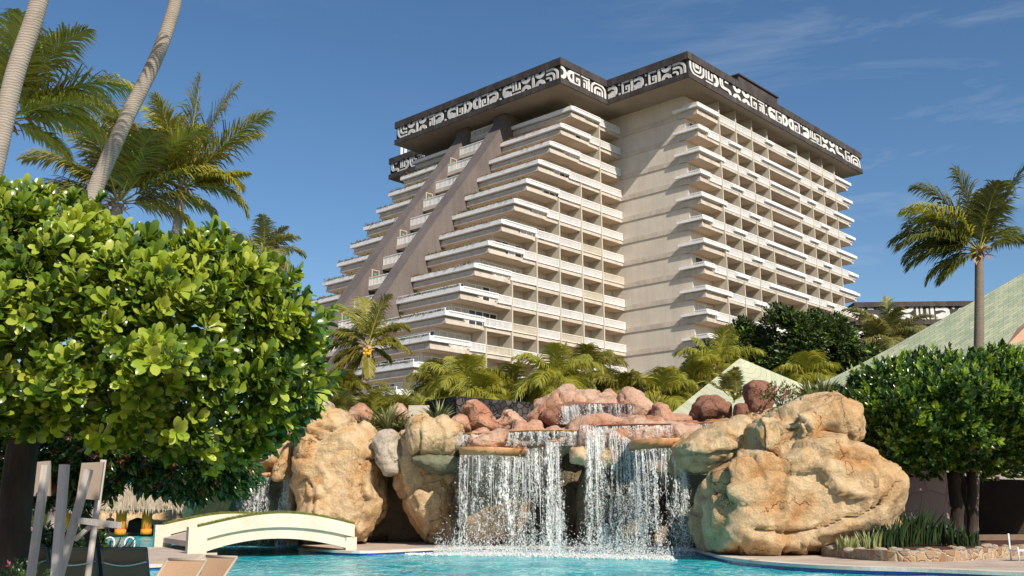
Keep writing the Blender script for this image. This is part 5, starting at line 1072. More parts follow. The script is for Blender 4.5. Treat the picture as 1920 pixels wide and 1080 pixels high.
# ================================================================== LEAFY TREES
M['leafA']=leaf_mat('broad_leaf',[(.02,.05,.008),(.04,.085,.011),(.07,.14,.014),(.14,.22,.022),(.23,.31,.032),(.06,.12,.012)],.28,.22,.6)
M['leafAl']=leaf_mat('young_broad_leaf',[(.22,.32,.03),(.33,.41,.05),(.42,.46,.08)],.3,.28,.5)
M['leafB']=leaf_mat('drooping_leaf',[(.015,.04,.008),(.03,.07,.012),(.05,.10,.018),(.08,.12,.02)],.25,.2,.6)
M['leafBr']=leaf_mat('coppery_leaf',[(.28,.10,.05),(.22,.12,.05),(.30,.16,.08)],.4,.2,.4)
M['leafC']=leaf_mat('clipped_tree_leaf',[(.012,.04,.008),(.025,.07,.014),(.045,.10,.018),(.085,.155,.026)],.28,.18,.7)
M['leafCl']=leaf_mat('clipped_tree_young_leaf',[(.18,.30,.035),(.27,.37,.05),(.12,.22,.02)],.3,.25,.6)
M['leafD']=leaf_mat('dense_tree_leaf',[(.012,.03,.006),(.025,.05,.01),(.045,.075,.014),(.07,.10,.02)],.4,.18,.4)
def sample_poly(poly,n,g):
    a=np.array(poly,float); lo,hi=a.min(0),a.max(0); out=np.empty((0,2))
    while len(out)<n:
        q=g.uniform(lo,hi,(n*2,2)); out=np.concatenate([out,q[in_poly(q[:,0],q[:,1],poly)]])
    return out[:n]
def crown_pts(poly,Yc,depth,n,g,jit=14,front=.6,lumpy=.18,lsz=60):
    """points through a crown volume: outline in px at distance Yc, front and back bulge; returns world pos and outward dir"""
    q=sample_poly(poly,n,g); d=poly_dist(q[:,0],q[:,1],poly); D=d.max(); s=np.sqrt(np.clip(1-(1-d/D)**2,0,1)); 
    lump=lumpy*vnoise(np.stack([q[:,0]/lsz,q[:,1]/lsz*1.3,q[:,0]*0],1),8)
    u=g.uniform(0,1,n); layer=np.where(u<front,1-np.abs(g.normal(0,.10,n)),g.uniform(-1,.9,n)); Y=Yc-depth*s*(layer+lump*(layer>.5))
    sc=Yc/np.array(Y)*0+1; pos=np.array([tuple(P(x,y,Yc-depth*.55)) for x,y in q]); pos[:,1]=Y
    c=np.array([tuple(P(np.array(poly)[:,0].mean(),np.array(poly)[:,1].mean(),Yc-depth*.55))])[0]
    out=pos-c; out[:,1]=(Y-Yc); out/= (np.linalg.norm(out,axis=1)[:,None]+1e-6); return pos,out,layer
def limb(b,a,c,r0,r1,g,wob=.12,k=9):
    a=Vector(a);c=Vector(c); pts=[a.lerp(c,i/k)+Vector((g.normal(0,wob),g.normal(0,wob),g.normal(0,wob)))*(0 if i in(0,) else .6) for i in range(k+1)]; b.tube(pts,[r0+(r1-r0)*i/k for i in range(k+1)],9); return pts
# big tree at left
BT=[(-120,350),(-40,345),(30,340),(70,352),(108,348),(128,350),(130,390),(150,412),(190,412),(235,435),(268,430),(300,455),(335,468),(358,435),(380,420),(398,445),(440,458),(462,488),(500,495),(545,540),(572,545),(560,575),(568,605),(545,650),(580,690),(560,735),(515,770),(480,805),(455,835),(420,835),(380,870),(300,850),(180,800),(60,790),(-120,800)]
tr=empty('broadleaf_tree',(P(20,1000,13.5).x,13.5,.15),0,'big glossy broadleaf tree filling the left foreground','tree')
base=tr.location.copy(); g=np.random.default_rng(21)
n=4300; pos,out,lay=crown_pts(BT,12.6,1.9,n,g,front=.62,lumpy=.42,lsz=75); pos+=g.normal(0,.08,pos.shape)
cn_=vnoise(np.stack([(pos[:,0]*.8+pos[:,2]*.5)*1.5,pos[:,1]*.9,(pos[:,2]-pos[:,0]*.5)*3.0],1),77)+.35*vnoise(pos*6,78); kp=(cn_>-.12)|(g.uniform(0,1,n)<.22); pos,out,lay=pos[kp],out[kp],lay[kp]; n=len(pos)
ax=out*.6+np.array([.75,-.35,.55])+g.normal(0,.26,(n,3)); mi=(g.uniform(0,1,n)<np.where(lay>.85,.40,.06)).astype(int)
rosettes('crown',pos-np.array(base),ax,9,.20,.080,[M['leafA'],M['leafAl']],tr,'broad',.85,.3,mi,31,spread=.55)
b=MB(); t0=Vector((0,0,-.1)); t1=P(42,800,13.5)-base
tpts=[P(x,y,13.5)-base for x,y in ((22,1130),(24,1000),(34,900),(44,820),(60,750),(90,690))]; b.tube(tpts,[.23,.21,.20,.19,.17,.13],14)
for (x,y,Y,r) in ((-60,560,13,.1),(170,560,12.8,.09),(330,600,12.6,.08),(450,640,12.4,.07),(300,720,12.4,.07),(40,480,12.8,.09),(520,600,12.8,.05),(180,760,12.2,.06),(-80,720,12.9,.1),(400,520,13,.06)):
    limb(b,tpts[4] if y<700 else tpts[3],P(x,y,Y)-base,r,.015,g,.10)
b.build('trunk',M['treebark'],tr,True)
# darker tree with drooping leaves behind it
DT=[(-60,800),(60,770),(200,800),(300,830),(400,850),(455,850),(462,885),(440,925),(390,920),(350,935),(300,925),(250,900),(205,915),(150,940),(60,940),(-60,960)]
t2=empty('drooping_tree',(P(150,1000,17).x,18.5,.1),0,'dark tree with drooping leaves hanging under the big broadleaf tree','tree'); base=t2.location.copy()
n=1500; pos,out,lay=crown_pts(DT,17,1.6,n,g,front=.5); ax=out*.4+np.array([.1,-.35,-.75])+g.normal(0,.35,(n,3)); mi=(g.uniform(0,1,n)<.10).astype(int)
rosettes('crown',pos-np.array(base),ax,8,.20,.065,[M['leafB'],M['leafBr']],t2,'oval',.75,.35,mi,32,spread=1.2)
b=MB(); limb(b,(0,0,-.1),P(120,860,17.5)-base,.15,.08,g,.05); 
for x,y in ((300,870),(420,880),(0,870)): limb(b,P(120,870,17.5)-base,P(x,y,17)-base,.06,.015,g,.08)
b.build('trunk',M['treebark'],t2,True)
# clipped tree at right
CT=[(1580,740),(1585,712),(1610,690),(1660,672),(1690,668),(1730,655),(1760,650),(1800,660),(1850,655),(1880,645),(1920,650),(2010,670),(2040,760),(2020,860),(1960,885),(1900,880),(1860,878),(1800,872),(1750,885),(1700,870),(1650,872),(1620,850),(1600,810),(1578,780)]; CT=[(x+(26 if x<1700 else 0),y+(6 if y<700 else 0)) for x,y in CT]
t3=empty('clipped_tree',(P(1795,1005,35).x,35,.3),0,'clipped round tree with small glossy leaves in the right bed','tree'); base=t3.location.copy(); g=np.random.default_rng(23)
n=5400; pos,out,lay=crown_pts(CT,35,2.6,n,g,front=.6,lumpy=.35,lsz=45); pos+=g.normal(0,.13,pos.shape); ax=out*.9+np.array([.1,-.3,.7])+g.normal(0,.25,(n,3)); mi=(g.uniform(0,1,n)<.34).astype(int)
rosettes('crown',pos-np.array(base),ax,8,.25,.11,[M['leafC'],M['leafCl']],t3,'oval',.75,.3,mi,33,spread=.8)
b=MB(); 
for dx,r in ((0,.24),(.5,.19)):
    pp=limb(b,(dx,0,-.2),P(1790+dx*60,880,35)-base,r,r*.8,g,.05); 
    for (x,y) in ((1700,790),(1760,740),(1850,750),(1930,780)): limb(b,pp[-1],P(x+dx*40,y,34.8)-base,r*.45,.02,g,.08)
b.build('trunk',M['treebark'],t3,True)
# dense dark trees before the right wing
def dense(name,poly,Y,dep,n,lf,lab,seed,gz=5.3,mats=None,tuft=.30):
    g=np.random.default_rng(seed); cx=np.array(poly)[:,0].mean(); b0=P(cx,700,Y); r=empty(name,(b0.x,Y,gz),0,lab,'tree','dense trees before the right wing'); base=np.array(r.location)
    pos,out,lay=crown_pts(poly,Y,dep,n,g,front=.7); ax=out+np.array([.1,-.2,.5])+g.normal(0,.4,(n,3))
    cl=vnoise(pos*.55,seed); keep=(cl>-.42)|(lay<.6); pos,ax=pos[keep],ax[keep]
    rosettes('crown',pos-base,ax,7,lf,lf*.42,mats or [M['leafD'],M['leafCl']],r,'quad',.95,.5,(g.uniform(0,1,len(pos))<.06).astype(int),seed+1,spread=1.6)
    b=MB(); limb(b,(0,0,-.3),(0,0,P(cx,640,Y).z-gz),.35,.12,g,.15); 
    for k in range(7):
        q=pos[g.integers(0,len(pos))]-base; limb(b,(0,0,1.0+k*.4),tuple(q),.12,.02,g,.2)
    b.build('trunk',M['treebark'],r,True)
dense('broadleaf_tree',[(1432,735),(1425,680),(1440,640),(1450,615),(1445,585),(1462,562),(1480,570),(1515,583),(1545,572),(1560,588),(1585,582),(1605,610),(1622,640),(1640,660),(1600,680),(1560,720),(1500,735)],66,4.5,3000,.34,'dense dark green tree covering the foot of the right wing',51)
dense('broadleaf_tree',[(1290,690),(1300,660),(1330,640),(1360,632),(1385,612),(1378,598),(1400,592),(1420,610),(1440,620),(1440,690),(1400,700),(1330,700)],68,3,1500,.32,'smaller dark tree at the corner of the blank hotel wall',52)
dense('broadleaf_tree',[(1595,665),(1605,640),(1640,648),(1660,672),(1640,700),(1590,720)],75,2.5,500,.32,'low bush of brownish leaves under the bushy palm',53)

# unseen tree, added only to cast shade over the high chair
sh_=empty('broadleaf_tree',(1.2,-2.5,.16),0,'unseen leafy tree added to shade the high chair','tree'); sb=np.array(sh_.location); g=np.random.default_rng(61)
C_=[];
for (cx,cy,cz,rx,ry,rz_,k) in ((-1.9,4.5,5.3,.9,.8,.35,150),(.3,0,6.5,2.2,2.2,1.2,350),(-2.7,5.2,5.9,.7,.6,.3,80)):
    d=g.normal(0,1,(k,3)); d/=np.linalg.norm(d,axis=1)[:,None]; C_.append(np.array([cx,cy,cz])+d*np.array([rx,ry,rz_])*g.uniform(.3,1,(k,1)))
C_=np.concatenate(C_); rosettes('crown',C_-sb,g.normal(0,.5,(len(C_),3))+np.array([0,0,.8]),8,.22,.10,[M['leafA'],M['leafAl']],sh_,'broad',.9,.3,np.zeros(len(C_),int),62,spread=.6)
b=MB(); limb(b,(0,0,-.1),(-.6,2.0,5.2),.2,.14,g,.08); 
for q in ((-1.9,4.5,5.3),(.3,0,6.8),(-2.7,5.2,5.9)): limb(b,(-.6,2.0,5.2),tuple(np.array(q)-sb),.08,.02,g,.05)
b.build('trunk',M['treebark'],sh_,True)
# ================================================================== FOOTBRIDGE
M['cream_wall']=mat('bridge_cream',(.52,.465,.37),.8,[(.58,.52,.42),(.62,.56,.46)],.8,.25,10,fine=(12,.06))
M['moss']=mat('moss_turf',(.04,.06,.015),.95,[(.08,.11,.02),(.13,.14,.03)],4,.6,25)
br=empty('footbridge',(P(373,1034,35.5).x,35.5,.17),0,'arched cream footbridge with two solid parapets and mossy copings','bridge'); bo=br.location.copy()
def bY(x): return 35.5+(x-373)/292*2.5
def bcurve(pts,xs): 
    xp=[p[0] for p in pts]; zp=[P(p[0],p[1],bY(p[0])).z for p in pts]
    # smooth interpolation
    co=np.polyfit(xp,zp,4); return [float(np.polyval(co,x)) for x in xs]
top_=[(373,988),(395,983),(430,975),(465,968),(500,964),(540,963),(580,966),(620,973),(665,984)]
mid_=[(373,1014),(400,1007),(447,995),(490,990),(526,989),(589,992),(630,999),(664,1007)]
mid2=[(373,1023),(400,1016),(463,1004),(535,1000),(600,1005),(656,1016)]
arch=[(373,1040),(400,1031),(430,1021),(463,1015),(510,1010),(545,1010),(585,1014),(620,1020),(656,1029)]
xs=np.linspace(373,665,41); axis=Vector((P(665,1000,38).x-P(373,1000,35.5).x,2.5,0)).normalized(); wv_=Vector((-axis.y,axis.x,0))
Zt,Zm,Zn,Za=(bcurve(c,xs) for c in (top_,mid_,mid2,arch)); base_pts=[Vector((P(x,1000,bY(x)).x,bY(x),0)) for x in xs]
Za=[min(a,n-.18) for a,n in zip(Za,Zn)]
def strip(mb,za,zb,o0,o1,i0=0,i1=None,m=0,off=Vector((0,0,0))):
    i1=i1 or len(xs)
    for i in range(i0,i1-1):
        a,c=base_pts[i]+off-bo,base_pts[i+1]+off-bo
        lo=[a+wv_*o0,c+wv_*o0,c+wv_*o1,a+wv_*o1]; A=[];B=[]
        for q,j in zip(lo,(i,i+1,i+1,i)): A.append(Vector((q.x,q.y,za[j]-.17))); B.append(Vector((q.x,q.y,zb[j]-.17)))
        mb.hexa(A,B,m)
for off in (Vector((0,0,0)),wv_*8.2):
    b=MB(); strip(b,Zm,Zt,0,.38,off=off); e=[z+.001 for z in Zm]; strip(b,[z-.10 for z in Zn],e,.13,.37,off=off); strip(b,Za,[z for z in Zn],.03,.38,off=off)
    # square end block down to the deck
    a=base_pts[0]+off-bo; 
    A=[a-axis*.35+wv_*-.06,a+axis*.28+wv_*-.06,a+axis*.28+wv_*.44,a-axis*.35+wv_*.44]; b.hexa([Vector((q.x,q.y,-.05)) for q in A],[Vector((q.x,q.y,Zt[0]-.17)) for q in A])
    a=base_pts[-1]+off-bo; A=[a-axis*.3+wv_*.03,a+axis*.1+wv_*.03,a+axis*.1+wv_*.36,a-axis*.3+wv_*.36]; b.hexa([Vector((q.x,q.y,-.05)) for q in A],[Vector((q.x,q.y,Zm[-1]-.17)) for q in A])
    o=b.build('parapet',M['cream_wall'],br); c=MB(); strip(c,[z+.002 for z in Zt],[z+.05 for z in Zt],.01,.40,off=off)
    mo=c.build('moss_coping',M['moss'],o)
    g=np.random.default_rng(4); n=1500; t=g.uniform(0,len(xs)-1.01,n); i=t.astype(int); pos=np.array([tuple(base_pts[j].lerp(base_pts[j+1],float(f-j))+off-bo+wv_*float(g.uniform(.0,.4))) for j,f in zip(i,t)]); pos[:,2]=np.interp(t,np.arange(len(xs)),Zt)-.17+.04
    leaves_mesh('turf_blade',pos,np.stack([g.normal(0,.6,n),g.normal(-.2,.6,n),np.ones(n)],1),np.stack([np.zeros(n),-np.ones(n),g.normal(0,.3,n)],1),g.uniform(.03,.09,n),.02,M['frond'],o,'quad')
b=MB(); strip(b,[z-.25 for z in Zm],[z-.05 for z in Zm],.38,8.2); b.build('walkway',M['deck'],br)
# ================================================================== SWIM-UP BAR
M['thatch']=mat('thatch',(.22,.17,.12),.95,[(.34,.28,.21),(.46,.40,.31)],2,.9,30,stretch=(1,1,.25),bdist=.1)
M['straw']=leaf_mat('straw',[(.26,.21,.15),(.40,.34,.26),(.50,.44,.35)],.9,.15,.1)
M['orange']=mat('orange_column',(.66,.22,.015),.7,[(.74,.28,.03)],2)
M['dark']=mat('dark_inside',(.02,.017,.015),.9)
def hut(cx,Y,r,zt,label,cols,ze=1.78):
    h=empty('thatched_hut',(cx,Y,.25),0,label,'hut','thatched huts of the swim-up bar'); g=np.random.default_rng(int(cx*7)%99); b=MB(); k=28; vs=[]; prof=[(0,zt),(r*.25,zt-.25),(r*.6,zt-1.0),(r*.92,ze+.42),(r,ze),(r*.9,ze-.05),(r*.2,zt-1.0)]
    for rr,z in prof:
        for j in range(k): a=6.2832*j/k; q=rr*(1+g.normal(0,.015)); vs.append((q*math.cos(a),q*math.sin(a)*.9,z-.25+g.normal(0,.03)))
    b.add(vs,[(i*k+j,(i+1)*k+j,(i+1)*k+(j+1)%k,i*k+(j+1)%k) for i in range(len(prof)-1) for j in range(k)]); o=b.build('thatch_roof',M['thatch'],h,False)
    n=2600; a=g.uniform(0,6.283,n); f=g.uniform(0,1,n)**.5; rr=r*(.35+.66*f); z=np.interp(rr,[0,r*.6,r*.92,r*1.01],[zt,zt-1,ze+.42,ze])-.2
    leaves_mesh('straw_fringe',np.stack([rr*np.cos(a),rr*np.sin(a)*.9,z],1),np.stack([np.cos(a)*.5+g.normal(0,.15,n),np.sin(a)*.5,-.9+0*a],1),np.stack([np.cos(a),np.sin(a),.4+0*a],1),g.uniform(.25,.55,n),.05,M['straw'],o,'quad')
    for (x,y) in cols:
        b=MB(); b.tube([(x,y,-.1),(x,y,ze+.1)],.33,16); b.tube([(x,y,-.1),(x,y,.25)],.37,16); b.build('column',M['orange'],h,True)
    return h
hut(P(222,960,70).x,70,3.0,4.6,'thatched hut of the bar with the seated person beneath it',[(.73,-1.3)])
hut(P(300,960,71).x,71,2.7,4.3,'thatched hut of the bar nearest the footbridge',[(-.40,-1.3)])
hut(P(60,960,68).x,68,3.0,4.6,'thatched hut glimpsed behind the high chair posts',[(-.1,-1.5),(1.8,1)])
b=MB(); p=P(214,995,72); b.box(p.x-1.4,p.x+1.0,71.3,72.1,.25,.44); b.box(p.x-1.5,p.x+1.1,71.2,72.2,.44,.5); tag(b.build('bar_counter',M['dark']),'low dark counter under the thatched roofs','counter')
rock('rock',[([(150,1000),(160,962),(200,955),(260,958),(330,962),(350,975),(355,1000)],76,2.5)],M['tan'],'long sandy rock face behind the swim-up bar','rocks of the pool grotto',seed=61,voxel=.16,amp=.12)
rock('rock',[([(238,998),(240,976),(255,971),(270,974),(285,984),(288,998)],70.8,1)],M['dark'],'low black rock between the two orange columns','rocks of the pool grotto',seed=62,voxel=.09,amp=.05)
# seated person at the bar (dark against the light, painted into clothes and skin)
M['skin']=mat('skin',(.12,.065,.045),.6); M['cloth']=mat('silhouette_clothes',(.012,.012,.014),.9); M['hair']=mat('dark_hair',(.01,.008,.007),.7)
pp=P(206,985,67.2); pe_=empty('person',(pp.x,67.2,.30),0,'person painted as a dark silhouette, seated at the bar under the thatched roof, arms folded in front','person')
sh=[ell((0,0,.62),(.20,.13,.30)),ell((0,0,.84),(.23,.11,.12)),ell((0,-.01,1.0),(.055,.055,.09)),ell((0,-.03,1.13),(.085,.10,.125)),ell((0,-.135,1.12),(.018,.03,.03)),
    ell((-.23,-.02,.74),(.055,.06,.17)),ell((.23,-.02,.74),(.055,.06,.17)),ell((-.15,-.15,.58),(.13,.05,.045),-.5),ell((.15,-.15,.58),(.13,.05,.045),.5),
    ell((-.10,-.20,.40),(.085,.26,.08)),ell((.10,-.20,.40),(.085,.26,.08)),ell((-.1,-.42,.20),(.055,.06,.22)),ell((.1,-.42,.20),(.055,.06,.22)),ell((-.1,-.48,.03),(.05,.12,.04)),ell((.1,-.48,.03),(.05,.12,.04)),ell((.04,-.24,.56),(.05,.04,.035))]
m_=remesh(sh,.022,4); m_.materials.clear(); m_.materials.append(M['skin']); m_.materials.append(M['cloth'])
for pl in m_.polygons: pl.material_index=0 if (pl.center.z>.98 or (abs(pl.center.x)<.08 and pl.center.y<-.22 and .5<pl.center.z<.62)) else 1
o=bpy.data.objects.new('body',m_); m_.name='body'; COL.objects.link(o); o.parent=pe_
m_=remesh([ell((0,-.005,1.165),(.092,.10,.10)),ell((0,.05,1.11),(.08,.06,.09))],.02,3); m_.materials.clear(); m_.materials.append(M['hair']); o=bpy.data.objects.new('hair',m_); COL.objects.link(o); o.parent=pe_
b=MB(); b.tube([(0,0,0),(0,0,.30)],.05,10); b.tube([(0,0,.30),(0,0,.34)],.19,14); so_=b.build('bar_stool',M['dark']); so_.location=(pp.x,67.25,.30); tag(so_,'dark round stool under the seated person','stool')
# ================================================================== SUN LOUNGERS
M['sling']=mat('shaded_sling',(.14,.090,.060),.75,[(.18,.12,.08)],1,.3,120,fine=(60,.12)); M['sling2']=mat('sunlit_sling',(.42,.27,.17),.75,[(.48,.32,.21)],1,.3,120,fine=(60,.08)); M['tanframe']=mat('tan_metal',(.40,.33,.27),.4,[(.44,.37,.30)],1); M['alu']=mat('aluminium',(.55,.55,.55),.35,metal=.8); M['alud']=mat('dark_aluminium',(.12,.12,.12),.4,metal=.6)  # one sling cloth: shade painted into the brown copy, sunlight into the tan
def lounger(x,y,rz,slm,frm,lab,ang=62,grp='sun loungers on the near deck',pillow=False):
    r=empty('sun_lounger',(x,y,.16),rz,lab,'sun lounger',grp); W2=.29; a=R(ang); bl=.66
    b=MB(); k=8
    def rail(mb,s): mb.tube([(s*W2,1.25,.30),(s*W2,.0,.30)],.018,8)
    for s in (-1,1): rail(b,s); b.tube([(s*W2,.02,.30),(s*W2,-math.cos(a)*bl,.30+math.sin(a)*bl)],.018,8)
    b.tube([(-W2,1.25,.30),(W2,1.25,.30)],.018,8); b.tube([(-W2,-math.cos(a)*bl,.30+math.sin(a)*bl),(W2,-math.cos(a)*bl,.30+math.sin(a)*bl)],.018,8)
    b.build('frame',frm,r,True)
    # sling back, slightly hollow, with thickness
    def sling(nm,p0,p1,nn):
        vs=[];n=7
        for i in range(n+1):
            for j in range(5):
                t=i/n; u=j/4*2-1; sag=-.02*(1-u*u)*math.sin(math.pi*t); q=Vector(p0).lerp(Vector(p1),t)+Vector((u*(W2-.012),0,0))+nn*sag; vs.append(q)
        m=len(vs); vs+= [v-nn*.006 for v in vs]; fs=[]
        for i in range(n):
            for j in range(4): q=(i*5+j,i*5+j+1,(i+1)*5+j+1,(i+1)*5+j); fs.append(q); fs.append(tuple(m+w for w in q[::-1]))
        b=MB(); b.add(vs,fs); return b.build(nm,slm,r,True)
    bn=Vector((0,math.sin(a),math.cos(a))); sling('back_sling',(0,-.0,.31),(0,-math.cos(a)*bl,.30+math.sin(a)*bl),bn); sling('seat_sling',(0,1.24,.305),(0,.02,.305),Vector((0,0,1)))
    b=MB(); y0=-math.cos(a)*bl*.72;z0=.30+math.sin(a)*bl*.72; pts=[Vector((-W2+W2*2*i/8,y0-.03-.02*math.sin(math.pi*i/8),z0-.05*math.sin(math.pi*i/8))) for i in range(9)]; b.tube(pts,.012,8); b.build('cross_bar',M['alu'],r,True)
    for s in (-1,1):
        for yy in (.05,1.1):
            b=MB(); b.tube([(s*W2,yy,.30),(s*(W2+.0),yy+(.08 if yy>1 else -.08),0)],.018,8); b.build('leg',frm,r,True)
    return r
for (px,py,Y,rz,sm,fm,lb,an) in [(230,1036,13.4,0,'sling','alud','shade-painted sling lounger directly right of the high chair, in shade',66),(133,1036,13.6,.03,'sling','alud','shade-painted sling lounger seen between the posts of the high chair',66),(42,1036,13.9,.02,'sling','alud','shade-painted sling lounger beside the dark trunk at the left edge',66),
     (285,1058,11.6,-.42+3.14,'sling2','tanframe','sunlit tan lounger, left one of the two tan backs',50),(348,1050,12.1,-.62+3.14,'sling2','tanframe','sunlit tan lounger, right one of the two tan backs',52)]:
    p=P(px,py,Y); lounger(p.x,Y+.3,rz,M[sm],M[fm],lb,an)
# white wooden high chair
M['wood_w']=mat('white_wood',(.34,.30,.265),.65,[(.40,.365,.33),(.46,.43,.39)],1.5,.25,10,stretch=(8,8,.6),fine=(20,.08)); M['panel']=mat('tan_board',(.26,.20,.16),.7,[(.30,.24,.19)],2,.2,10)
hc=empty('high_chair',(P(120,1000,9).x,9,.16),0,'white wooden high chair with slanting posts and two tan boards','chair'); ho=hc.location.copy()
def gpt(p,q,Yp,Yq,z=.16): # extend the line p-q (px) to the deck
    a=P(*p,Yp);b=P(*q,Yq); t=(z-a.z)/(b.z-a.z); return a-ho,a.lerp(b,t)-ho
for (p,q,w_,Ya) in [((87,872),(58,1078),.072,9.3),((121,871),(105,1078),.078,8.8),((167,880),(112,1078),.07,9.0)]:
    a,c=gpt(p,q,Ya,Ya); b=MB(); b.bar(a,c,w_,w_*.8); b.build('post',M['wood_w'],hc)
a,c=gpt((194,862),(165,1078),9.5,9.5); b=MB(); b.tube([a,c],.03,8); b.build('pole',M['wood_w'],hc,True)
for pl,Y in (([(70,866),(93,864),(93,930),(63,930)],9.55),([(153,868),(194,866),(184,938),(143,934)],9.35)):
    b=MB(); f_=[P(x,y,Y)-ho for x,y in pl]; b.hexa(f_,[q+Vector((0,.03,0)) for q in f_]); b.build('board',M['panel'],hc)
b=MB(); b.bar(P(150,976,8.93)-ho,P(224,985,8.75)-ho,.045,.05); b.build('arm_rest',M['wood_w'],hc); b=MB(); b.bar(P(170,986,8.92)-ho,P(141,1012,8.95)-ho,.03,.035); b.build('brace',M['wood_w'],hc)
# pool ladder rails
for i,(px,lb) in enumerate(((203,'curved white handrail of the pool ladder, left of the pair'),(241,'curved white handrail of the pool ladder, right of the pair'))):
    p=PZ(px,1046,.17); r=empty('pool_handrail',(p.x,p.y,.17),0,lb,'handrail','pool ladder handrails'); b=MB(); w2=.075*p.y/30*1.9; h=.62
    pts=[(-w2*1.3,-.1,-.3),(-w2,0,.2)]+[(-w2*math.cos(t),0,h-w2+w2*math.sin(t)) for t in np.linspace(0,math.pi,9)]+[(w2,0,.1),(w2,0,-.05)]; b.tube(pts,.025,8); b.build('rail',M['metal'],r,True)
    b=MB(); b.tube([(w2,0,-.0),(w2,0,.03)],.06,10); b.build('flange',M['metal'],r,True)
# ================================================================== GREEN SHINGLE ROOFS
def shingle(name,c1,c2,mort,sc=1.0):
    m=bpy.data.materials.new(name); m.use_nodes=True; n=m.node_tree.nodes; l=m.node_tree.links; b=n['Principled BSDF']; b.inputs['Roughness'].default_value=.9
    u=n.new('ShaderNodeUVMap'); br_=n.new('ShaderNodeTexBrick'); br_.inputs['Scale'].default_value=1; br_.inputs['Brick Width'].default_value=.42*sc; br_.inputs['Row Height'].default_value=.17*sc; br_.inputs['Mortar Size'].default_value=.010; br_.inputs['Bias'].default_value=-.1
    br_.inputs['Color1'].default_value=(*c1,1); br_.inputs['Color2'].default_value=(*c2,1); br_.inputs['Mortar'].default_value=(*mort,1)
    nz=n.new('ShaderNodeTexNoise'); nz.inputs['Scale'].default_value=.9; nz.inputs['Detail'].default_value=6; mx=n.new('ShaderNodeMixRGB'); mx.blend_type='MULTIPLY'; mx.inputs['Fac'].default_value=.8
    rp=n.new('ShaderNodeValToRGB'); rp.color_ramp.elements[0].position=.35; rp.color_ramp.elements[0].color=(.78,.80,.76,1); rp.color_ramp.elements[1].position=.65; rp.color_ramp.elements[1].color=(1.08,1.03,.96,1)
    wn=n.new('ShaderNodeTexNoise'); wn.inputs['Scale'].default_value=2.2; va=n.new('ShaderNodeVectorMath'); va.operation='MULTIPLY_ADD'; va.inputs[1].default_value=(.05,.03,0); l.new(u.outputs[0],wn.inputs['Vector']); l.new(wn.outputs['Color'],va.inputs[0]); l.new(u.outputs[0],va.inputs[2])
    l.new(va.outputs['Vector'],br_.inputs['Vector']); l.new(u.outputs[0],nz.inputs['Vector']); l.new(nz.outputs['Fac'],rp.inputs['Fac']); l.new(br_.outputs['Color'],mx.inputs['Color1']); l.new(rp.outputs['Color'],mx.inputs['Color2']); l.new(mx.outputs['Color'],b.inputs['Base Color'])
    bp=n.new('ShaderNodeBump'); bp.inputs['Strength'].default_value=.7; bp.inputs['Distance'].default_value=.04; l.new(br_.outputs['Fac'],bp.inputs['Height']); bp.invert=True; l.new(bp.outputs['Normal'],b.inputs['Normal'])
    return m
M['shingle']=shingle('green_shingles',(.27,.33,.235),(.40,.42,.30),(.12,.14,.10),1.6); M['shingle2']=shingle('pale_green_shingles',(.40,.43,.31),(.46,.48,.36),(.34,.37,.27),2.0)
def ruled(name,A,B,mt,parent,k=28,rows=16,th=.12,sag=0):
    """roof skin between the curves A (upper) and B (lower), with thickness and UVs in metres"""
    A=smoothline(A,6) if len(A)>2 else [A[0].lerp(A[1],i/k) for i in range(k+1)]; n=len(A); Bs=[]
    for i in range(n):
        t=i/(n-1)*(len(B)-1); j=min(int(t),len(B)-2); Bs.append(B[j].lerp(B[j+1],t-j))
    vs=[];uv=[]; 
    for r_ in range(rows+1):
        t=r_/rows
        for i in range(n): p=A[i].lerp(Bs[i],t); p=Vector((p.x,p.y,p.z-sag*math.sin(math.pi*t))); vs.append(p); uv.append(((A[i]-A[0]).length*1.0,-(A[i]-Bs[i]).length*t))
    m=len(vs); fs=[];
    for r_ in range(rows):
        for i in range(n-1): a=r_*n+i; fs.append((a,a+n,a+n+1,a+1)); fs.append((m+a,m+a+1,m+a+n+1,m+a+n))
    vs2=vs+[v+Vector((0,.02,-th)) for v in vs]
    rim=[i for i in range(n)]+[r_*n+n-1 for r_ in range(1,rows+1)]+[rows*n+i for i in range(n-2,-1,-1)]+[r_*n for r_ in range(rows-1,0,-1)]
    for a,c in zip(rim,rim[1:]+rim[:1]): fs.append((a,c,m+c,m+a))
    o=mesh_obj(name,vs2,fs,[mt],parent); ul=o.data.uv_layers.new(name='UVMap'); uv2=uv+uv
    for lp in o.data.loops: ul.data[lp.index].uv=uv2[lp.vertex_index]
    return o
pv=empty('pavilion',(P(1850,1000,42).x,42,.17),0,'large pavilion under a sweeping green shingle roof at the right edge','pavilion'); po=pv.location.copy()
Ar=[P(*q)-po for q in [(1455,748,49),(1490,737,49.2),(1560,708,49.5),(1640,668,50),(1750,607,50.5),(1850,551,51),(1925,508,51.5),(2010,456,52),(2120,385,52)]]
Br=[P(*q)-po for q in [(1452,752,48.8),(1560,800,45),(1700,860,42),(1830,884,40),(1960,888,39),(2200,880,37)]]
ruled('roof',Ar,Br,M['shingle'],pv)
Bk=[p+Vector((6,22,-7)) for p in Ar]; ruled('roof',Ar,Bk,M['shingle'],pv)
M['salmon']=mat('salmon_stucco',(.50,.31,.20),.85,[(.56,.36,.25)],1); M['trimw']=mat('pale_fascia',(.42,.38,.34),.7,[(.48,.44,.40)],2); M['brown']=mat('shade_dark_timber',(.025,.018,.014),.85,[(.035,.025,.02)],2)  # near-black timber: the pavilion's interior shade is put into its colour
